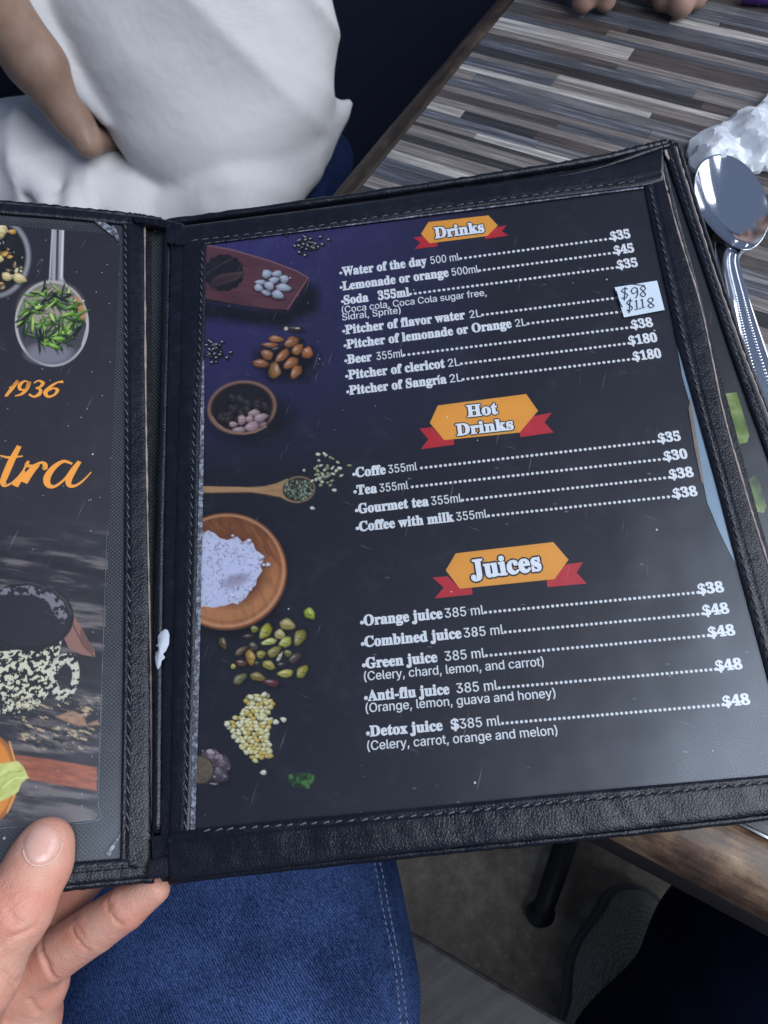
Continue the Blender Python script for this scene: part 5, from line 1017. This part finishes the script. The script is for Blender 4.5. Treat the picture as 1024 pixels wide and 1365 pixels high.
# thumbnail, grown from the skin surface
def on_skin(px, py, lift=0.0):
    t = np.linspace(0.22, 0.30, 800); Pp_ = CAM + ray(px, py)[None] * t[:, None]; d = chain(Pp_, [T0, T1, T2, T3_], [0.0086, 0.0097, 0.0112, 0.0145], 0.006); i = int(np.argmax(d < 0))
    return Pp_[i] - unit(ray(px, py)) * lift if (d < 0).any() else None
nail = [(30, 1128), (33, 1114), (42, 1102), (52, 1097), (64, 1097), (74, 1103), (80, 1114), (82, 1126), (77, 1138), (68, 1148), (56, 1153), (44, 1152), (35, 1144)]
cn = (56, 1126); V = []; Fc = []; nr = 9; n_ = 52
nb = smooth_path([np.array(p, float) for p in nail + [nail[0]]], 4)[:n_]
for j in range(nr):
    s_ = 0.10 + 0.90 * j / (nr - 1)
    for i in range(n_):
        x, y = cn[0] + (nb[i][0] - cn[0]) * s_, cn[1] + (nb[i][1] - cn[1]) * s_; lift = 0.00075 * (1 - s_ ** 4) + 0.0001 - (0.0005 if s_ == 1 else 0); p = on_skin(x, y, lift); V.append(p if p is not None else V[-1])
Fc = [(j * n_ + i, (j + 1) * n_ + i, (j + 1) * n_ + (i + 1) % n_, j * n_ + (i + 1) % n_) for j in range(nr - 1) for i in range(n_)] + [tuple(range(n_))]
mesh_obj('thumbnail', V, Fc, MT['nail'], hand_o, True)
P = [on_skin(cn[0] + (p[0] - cn[0]) * 1.03, cn[1] + (p[1] - cn[1]) * 1.03, 0.0001) for p in nb[int(n_ * 0.52):]]; P = [p for p in P if p is not None]
mb = MB(); tube(mb, smooth_path(P, 2), 0.00030, 6); mb.build('cuticle', MT['nail_rim'], hand_o, True)
# thigh in denim
K0, K1, K2 = U(305, 1560, 0.44), U(318, 1250, 0.535), U(335, 930, 0.66)
def drape(P, d, amp, f0, warp, sd):
    w = P @ unit(d); q = w * f0 + warp * vnoise(P, 9, sd) * 2; return amp * ((1 - np.abs(np.sin(q))) ** 1.6) * (0.5 + 0.5 * vnoise(P, 14, sd + 1) * 1.6)
DT = unit(U(420, 1150, 0.42) - U(300, 1330, 0.42))
def thigh_fn(P):
    d = chain(P, [K0, K1, K2], [0.118, 0.106, 0.092], 0.05)
    for a, b, r, dp in [((190, 1330, .40), (330, 1240, .43), 0.014, 0.0030), ((330, 1240, .43), (500, 1230, .44), 0.012, 0.0022), ((400, 1170, .46), (480, 1330, .41), 0.013, 0.0030), ((230, 1220, .43), (300, 1180, .45), 0.010, 0.0015)]: d = crease(P, d, U(*a), U(*b), r, dp)
    d = d - drape(P, DT, 0.0050, 40, 1.5, 41); return d + 0.0022 * vnoise(P, 34, 5) + 0.0007 * vnoise(P, 120, 6)
V, Q = surface(thigh_fn, np.min([K0, K1, K2], 0) - 0.13, np.max([K0, K1, K2], 0) + 0.13, 0.004); V = relax(V, Q, 2)
jeans = mesh_obj('jeans', V, Q, MT['denim'], ph, True)
def seam(pts, fn, r, pitch, ln, t0, t1):
    P = [march(fn, x, y, t0, t1) for x, y in pts]; P = [p for p in P if p is not None]
    if len(P) < 2: return
    c = smooth_path(P, 20); d = np.r_[0, np.cumsum(np.linalg.norm(np.diff(c, axis=0), axis=1))]; mb = MB(); s = 0
    while s + ln < d[-1]:
        tube(mb, [np.array([np.interp(s + ln * q, d, c[:, k]) for k in range(3)]) - unit(ray(400, 1200)) * h_ for q, h_ in ((0, 0), (0.5, 0.0005), (1, 0))], r, 5); s += pitch
    mb.build('seam_stitching', MT['seam'], jeans, True)
seam([(497, 1140), (503, 1170), (508, 1200), (513, 1225), (521, 1260), (528, 1300), (532, 1340), (534, 1368)], thigh_fn, 0.00045, 0.0040, 0.0027, 0.3, 0.7)
seam([(504, 1140), (511, 1170), (516, 1200), (521, 1225), (528, 1260), (535, 1300), (540, 1340), (543, 1368)], thigh_fn, 0.00045, 0.0040, 0.0027, 0.3, 0.7)

# ================================================================== LEG UNDER THE TABLE
lg = empty('person', UZ(900, 1250, 0.0), 'leg in near black navy trousers and grey knitted shoe under the table corner', 'person')
sa = UZ(835, 1225, 0.045); sb_ = UZ(790, 1400, 0.045); fd = unit(sb_ - sa)      # toe to heel
sdv = np.array([-fd[1], fd[0], 0.0])
if sdv @ (UZ(900, 1250, 0.0) - sa) < 0: sdv = -sdv
def shoe_fn(P):
    c0 = sa + sdv * 0.012 + np.array([0, 0, 0.000]); d = chain(P, [c0, c0 + fd * 0.06 + np.array([0, 0, 0.012]), c0 + fd * 0.15 + np.array([0, 0, 0.030]), c0 + fd * 0.22 + [0, 0, 0.02]], [0.036, 0.048, 0.046, 0.040], 0.03)
    return np.maximum(d, 0.026 - P[..., 2]) + 0.0006 * vnoise(P, 150, 3)
c0 = sa + sdv * 0.012
V, Q = surface(shoe_fn, np.min([c0, c0 + fd * 0.24], 0) - [0.06, 0.06, 0.03], np.max([c0, c0 + fd * 0.24], 0) + [0.06, 0.06, 0.08], 0.003); V = relax(V, Q, 2); mesh_obj('shoe', V, Q, MT['shoe'], lg, True)
def sole_fn(P):
    q = P.copy(); q[..., 2] = 0.02; z = np.array([0, 0, 1.0]); b = lambda v: np.array([v[0], v[1], 0.02]); d = chain(q, [b(c0 - fd * 0.002), b(c0 + fd * 0.06), b(c0 + fd * 0.22)], [0.043, 0.055, 0.046], 0.02)
    return np.maximum(d, np.abs(P[..., 2] - 0.018) - 0.016)
V, Q = surface(sole_fn, np.min([c0, c0 + fd * 0.24], 0) - [0.07, 0.07, 0.06], np.max([c0, c0 + fd * 0.24], 0) + [0.07, 0.07, 0.06], 0.003); V = relax(V, Q, 2); mesh_obj('sole', V, Q, MT['sole'], lg, True)
L0, L1, L2 = UZ(985, 1420, 0.62), UZ(965, 1330, 0.50), UZ(868, 1420, 0.12)
def leg_fn(P):
    d = chain(P, [U(1150, 1150, 0.56), U(1012, 1285, 0.66), U(842, 1440, 0.80)], [0.070, 0.072, 0.075], 0.05); return d + 0.004 * vnoise(P, 30, 9)
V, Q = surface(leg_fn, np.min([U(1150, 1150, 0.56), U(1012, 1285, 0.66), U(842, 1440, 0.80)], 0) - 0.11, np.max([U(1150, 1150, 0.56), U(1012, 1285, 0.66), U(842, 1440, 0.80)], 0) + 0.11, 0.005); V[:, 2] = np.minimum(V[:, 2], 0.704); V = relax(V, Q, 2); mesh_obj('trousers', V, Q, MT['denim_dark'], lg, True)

# ================================================================== CHAIR SEAT NEXT TO THE THIGH
p0, p1 = UZ(470, 1190, 0.44), UZ(880, 1432, 0.44); dd_ = unit(p1 - p0); pp = np.array([dd_[1], -dd_[0], 0.0])
if pp @ (UZ(600, 1365, 0.44) - p0) < 0: pp = -pp
ch = empty('chair', np.array([*(p0 + p1)[:2] / 2, 0.0]) + pp * 0.2, 'dark wooden chair with a flat plank seat beside the blue jeans', 'chair')
for k in range(3):
    a_, b_ = p0 + pp * (0.002 + k * 0.150), p0 + pp * (0.149 + k * 0.150); v4 = [a_, a_ + dd_ * 0.46, b_ + dd_ * 0.46, b_]; V = [v + [0, 0, 0] for v in v4] + [v - np.array([0, 0, 0.026]) for v in v4]
    o = mesh_obj('plank', V, [(3, 2, 1, 0), (4, 5, 6, 7), (0, 1, 5, 4), (1, 2, 6, 5), (2, 3, 7, 6), (3, 0, 4, 7)], MT['seat_wood'], ch); bevel(o, 0.003)
for u_, w_ in ((0.03, 0.03), (0.43, 0.03), (0.03, 0.41), (0.43, 0.41)):
    c = p0 + dd_ * u_ + pp * w_; mb = MB(); tube(mb, [(c[0], c[1], 0.0), (c[0], c[1], 0.413)], [0.015, 0.020], 10); mb.build('leg', MT['seat_wood'], ch, True)

# ================================================================== PERSON IN THE WHITE SHIRT
S0, S1, S2 = U(215, -330, 0.62), U(240, -60, 0.70), U(287, 112, 0.765)
wp = empty('person', [*U(285, 150, 0.85)[:2], 0.45], 'person in a loose white T-shirt seated left of the table, bare elbow bent back', 'person')
def seg(P, px, r): return None
DG = unit(U(300, 60, 0.70) - U(200, 160, 0.70)); DH = unit(U(300, 200, 0.75) - U(330, 290, 0.75)); DV = unit(U(120, 230, 0.8) - U(20, 215, 0.8))
SV = unit(ray(270, 110))
def squash(P): return P + ((P - S2) @ SV)[..., None] * SV * 0.75      # a chest is wider than it is deep
def shirt_fn(P):
    q = squash(P); d = chain(q, [squash(S0), squash(S1), squash(S2)], [0.136, 0.131, 0.116], 0.02) * 0.7
    # lower hem sweep towards the lap and the loose cloth bunched at the back
    d = smin(d, caps(P, U(366, 60, 0.79), U(340, 215, 0.82), 0.060, 0.040), 0.03)
    d = smin(d, chain(P, [U(200, 300, 0.83), U(320, 275, 0.80), U(395, 215, 0.81)], [0.045, 0.040, 0.030], 0.03), 0.010)
    lap = chain(P, [U(-60, 245, 0.86), U(60, 235, 0.85), U(190, 290, 0.83)], [0.075, 0.066, 0.060], 0.04)
    for a, b, r in [((35, 170, .79), (30, 215, .785), .014), ((60, 215, .785), (110, 200, .79), .012), ((95, 290, .77), (110, 215, .785), .011), ((20, 195, .785), (55, 250, .78), .012), ((60, 250, .78), (75, 300, .77), .010)]:
        lap = smin(lap, caps(P, U(*a), U(*b), r, r * 0.7), 0.012)
    for a, b, r, dp in [((70, 262, .79), (85, 215, .80), 0.006, 0.004), ((48, 285, .78), (35, 240, .79), 0.007, 0.005), ((110, 230, .79), (140, 290, .78), 0.008, 0.005)]: lap = crease(P, lap, U(*a), U(*b), r, dp)
    lap = lap - drape(P, DV, 0.010, 42, 1.6, 31) - drape(P, DH, 0.004, 70, 1.2, 35)
    d = d - drape(P, DG, 0.0075, 30, 2.4, 21) - drape(P, DH, 0.0055, 42, 1.8, 25) * np.clip((0.72 - P[..., 2]) / 0.10, 0, 1)
    d = smin(d, lap, 0.002); d = smin(d, caps(P, U(70, -330, 0.57), U(-5, -200, 0.595), 0.060, 0.052), 0.02)
    # pleat behind the arm, long drag fold to the waist
    d = smin(d, chain(P, [U(25, -25, .66), U(75, 70, .70), U(112, 125, .725), U(140, 160, .74)], [0.012, 0.012, 0.010, 0.006], 0.006), 0.010)
    for a, b, r, dp in [((95, 60, .66), (142, 165, .70), 0.004, 0.005)]: d = crease(P, d, U(*a), U(*b), r, dp)
    for a, b, r, dp in [((180, 30, .655), (300, 150, .685), 0.030, 0.0040), ((250, 80, .67), (330, 125, .685), 0.018, 0.0030), ((235, 262, .75), (330, 250, .74), 0.010, 0.0050), ((290, 265, .75), (360, 225, .74), 0.012, 0.0030), ((330, -20, .655), (370, 120, .685), 0.024, -0.0030), ((150, 60, .655), (235, 230, .70), 0.022, -0.0025)]: d = crease(P, d, U(*a), U(*b), r, dp)
    d = smin(d, chain(P, [U(420, 172, .80), U(450, 150, .81), U(467, 136, .815)], [0.018, 0.010, 0.0030], 0.012), 0.010); d = smin(d, caps(P, U(464, 140, .815), U(432, 205, .815), 0.0035, 0.008), 0.010)
    d = smin(d, chain(P, [U(422, 200, .80), U(445, 165, .81)], [0.009, 0.006], 0.01), 0.008)
    return d + 0.0030 * vnoise(P, 26, 11) + 0.0011 * vnoise(P, 70, 12)
pp_ = [S0, S1, S2, U(-60, 245, 0.86), U(395, 215, .81), U(466, 138, .815)]
V, Q = surface(shirt_fn, np.min(pp_, 0) - 0.17, np.max(pp_, 0) + 0.17, 0.0035); V = relax(V, Q, 2); mesh_obj('t_shirt', V, Q, MT['shirt'], wp, True)
EA, E0, E1, E2 = U(70, -330, 0.57), U(-60, -70, 0.62), U(45, 80, 0.70), U(118, 190, 0.745)
def arm_fn(P):
    d = chain(P, [E0, E1, U(95, 155, 0.735), E2], [0.030, 0.0262, 0.0185, 0.0140], 0.006); d = smin(d, caps(P, U(20, 30, 0.69), U(60, 85, 0.70), 0.020, 0.016), 0.02)
    d = smin(d, caps(P, EA, E0, 0.042, 0.031), 0.01)
    d = smin(d, caps(P, E2, U(150, 178, 0.80), 0.012, 0.014), 0.006); d = smin(d, caps(P, U(150, 178, 0.80), U(260, 160, 0.82), 0.020, 0.024), 0.02)
    d = crease(P, d, U(118, 160, 0.735), U(132, 200, 0.735), 0.003, 0.003); return d + 0.0012 * vnoise(P, 60, 2)
V, Q = surface(arm_fn, np.min([EA, E0, E1, E2], 0) - 0.05, np.max([EA, E0, E1, E2, U(260, 160, 0.82)], 0) + 0.05, 0.003); V = relax(V, Q, 2); mesh_obj('arm', V, Q, MT['skin2'], wp, True)
J = [U(300, 330, 0.92), U(395, 268, 0.90), U(430, 215, 0.95)]
def jl(P): 
    d = chain(P, J, [0.075, 0.045, 0.040], 0.03)
    for k_ in range(5): d = crease(P, d, U(372 + k_ * 7, 290 - k_ * 8, 0.86), U(398 + k_ * 7, 275 - k_ * 8, 0.86), 0.004, 0.003)
    return d + 0.002 * vnoise(P, 60, 4)
V, Q = surface(jl, np.min(J, 0) - 0.1, np.max(J, 0) + 0.1, 0.0045); V = relax(V, Q, 2); mesh_obj('jeans', V, Q, MT['denim_navy'], wp, True)
# bench they sit on
be = empty('bench', (-0.85, 1.0, 0), 'dark navy upholstered bench in the shade behind the white shirt', 'bench')
for k in range(3):
    mb = MB(); box(mb, (-0.72, 0.32 + k * 0.62, 0.40), (0.56, 0.61, 0.12)); o = mb.build('seat_cushion', MT['navy'], be); bevel(o, 0.02, 3)
mb = MB(); box(mb, (-0.72, 0.94, 0.17), (0.54, 1.84, 0.34)); mb.build('base', MT['navy'], be)
mb = MB(); box(mb, (-1.04, 0.94, 0.55), (0.08, 1.86, 0.9)); bevel(mb.build('backrest', MT['navy'], be), 0.02, 3)

# ================================================================== DINER'S HANDS AT THE FAR SIDE
fp = empty('person', UZ(850, -60, 0.75), 'person at the far side of the table, knuckles of both hands resting on the strips', 'person')
WR = np.array([0.06, 0.26, 0.055])
def far_hand(cx, cy, tips, rad):
    Zt = 0.75; pal = UZ(cx, cy, Zt + 0.035); ch_ = []
    for (x, y), r_ in zip(tips, rad):
        tip = UZ(x, y, Zt + r_ + 0.001); kn_ = tip + unit(pal - tip) * 0.030 + np.array([0, 0, 0.012]); ch_.append(([tip, kn_, tip + unit(pal - tip) * 0.062 + np.array([0, 0, 0.012])], [r_, r_ * 1.1, r_ * 1.2]))
    def fn(P):
        d = smin(caps(P, pal + [-0.014, 0, -0.006], pal + WR * 0.3, 0.019, 0.019), caps(P, pal + [0.014, 0, -0.006], pal + WR * 0.3, 0.019, 0.019), 0.012); d = smin(d, chain(P, [pal + WR * 0.3, pal + WR * 0.5, pal + WR], [0.022, 0.023, 0.034], 0.01), 0.015)
        for c_, r_ in ch_: d = smin(d, chain(P, c_, r_, 0.004), 0.0035)
        return d + 0.0004 * vnoise(P, 150, 3)
    allp = [p for c_, _ in ch_ for p in c_] + [pal, pal + WR]
    V, Q = surface(fn, np.min(allp, 0) - 0.04, np.max(allp, 0) + 0.04, 0.0024); V = relax(V, Q, 2); mesh_obj('hand', V, Q, MT['skin3'], fp, True)
    mb = MB(); Pc = smooth_path([pal + WR * 0.75, pal + WR * 0.9, pal + WR * 1.5, pal + WR * 2.2], 6); tube(mb, Pc, np.interp(np.linspace(0, 1, len(Pc)), [0, .05, 1], [0.037, 0.041, 0.055]) * (1 + 0.04 * np.sin(np.arange(len(Pc)) * 2.1)), 20); mb.build('sleeve', MT['navy'], fp, True)
far_hand(790, -60, [(778, 2), (807, 1), (826, -18), (752, -18), (735, -38)], [0.0088, 0.0084, 0.0075, 0.008, 0.009])
far_hand(905, -62, [(908, 4), (886, -2), (928, -4), (944, -18), (864, -14)], [0.0105, 0.0095, 0.0090, 0.008, 0.009])
for hx_ in (-0.01, 0.09): pass
mb = MB(); c = UZ(1013, -3, 0.757); tube(mb, [c + [-0.012, 0, 0], c + [0.03, 0.012, 0.001]], [0.0065, 0.0070], 14)
pc_ = mb.build('purple_cap', MT['purple'], None, True); tag(pc_, 'small purple plastic cap at the far right edge of the table', 'cap')
mb = MB(); tube(mb, [c + [-0.002, 0.004, 0], c + [0.001, 0.005, 0]], [0.0074, 0.0074], 14); mb.build('silver_ring', MT['steel'], pc_, True)
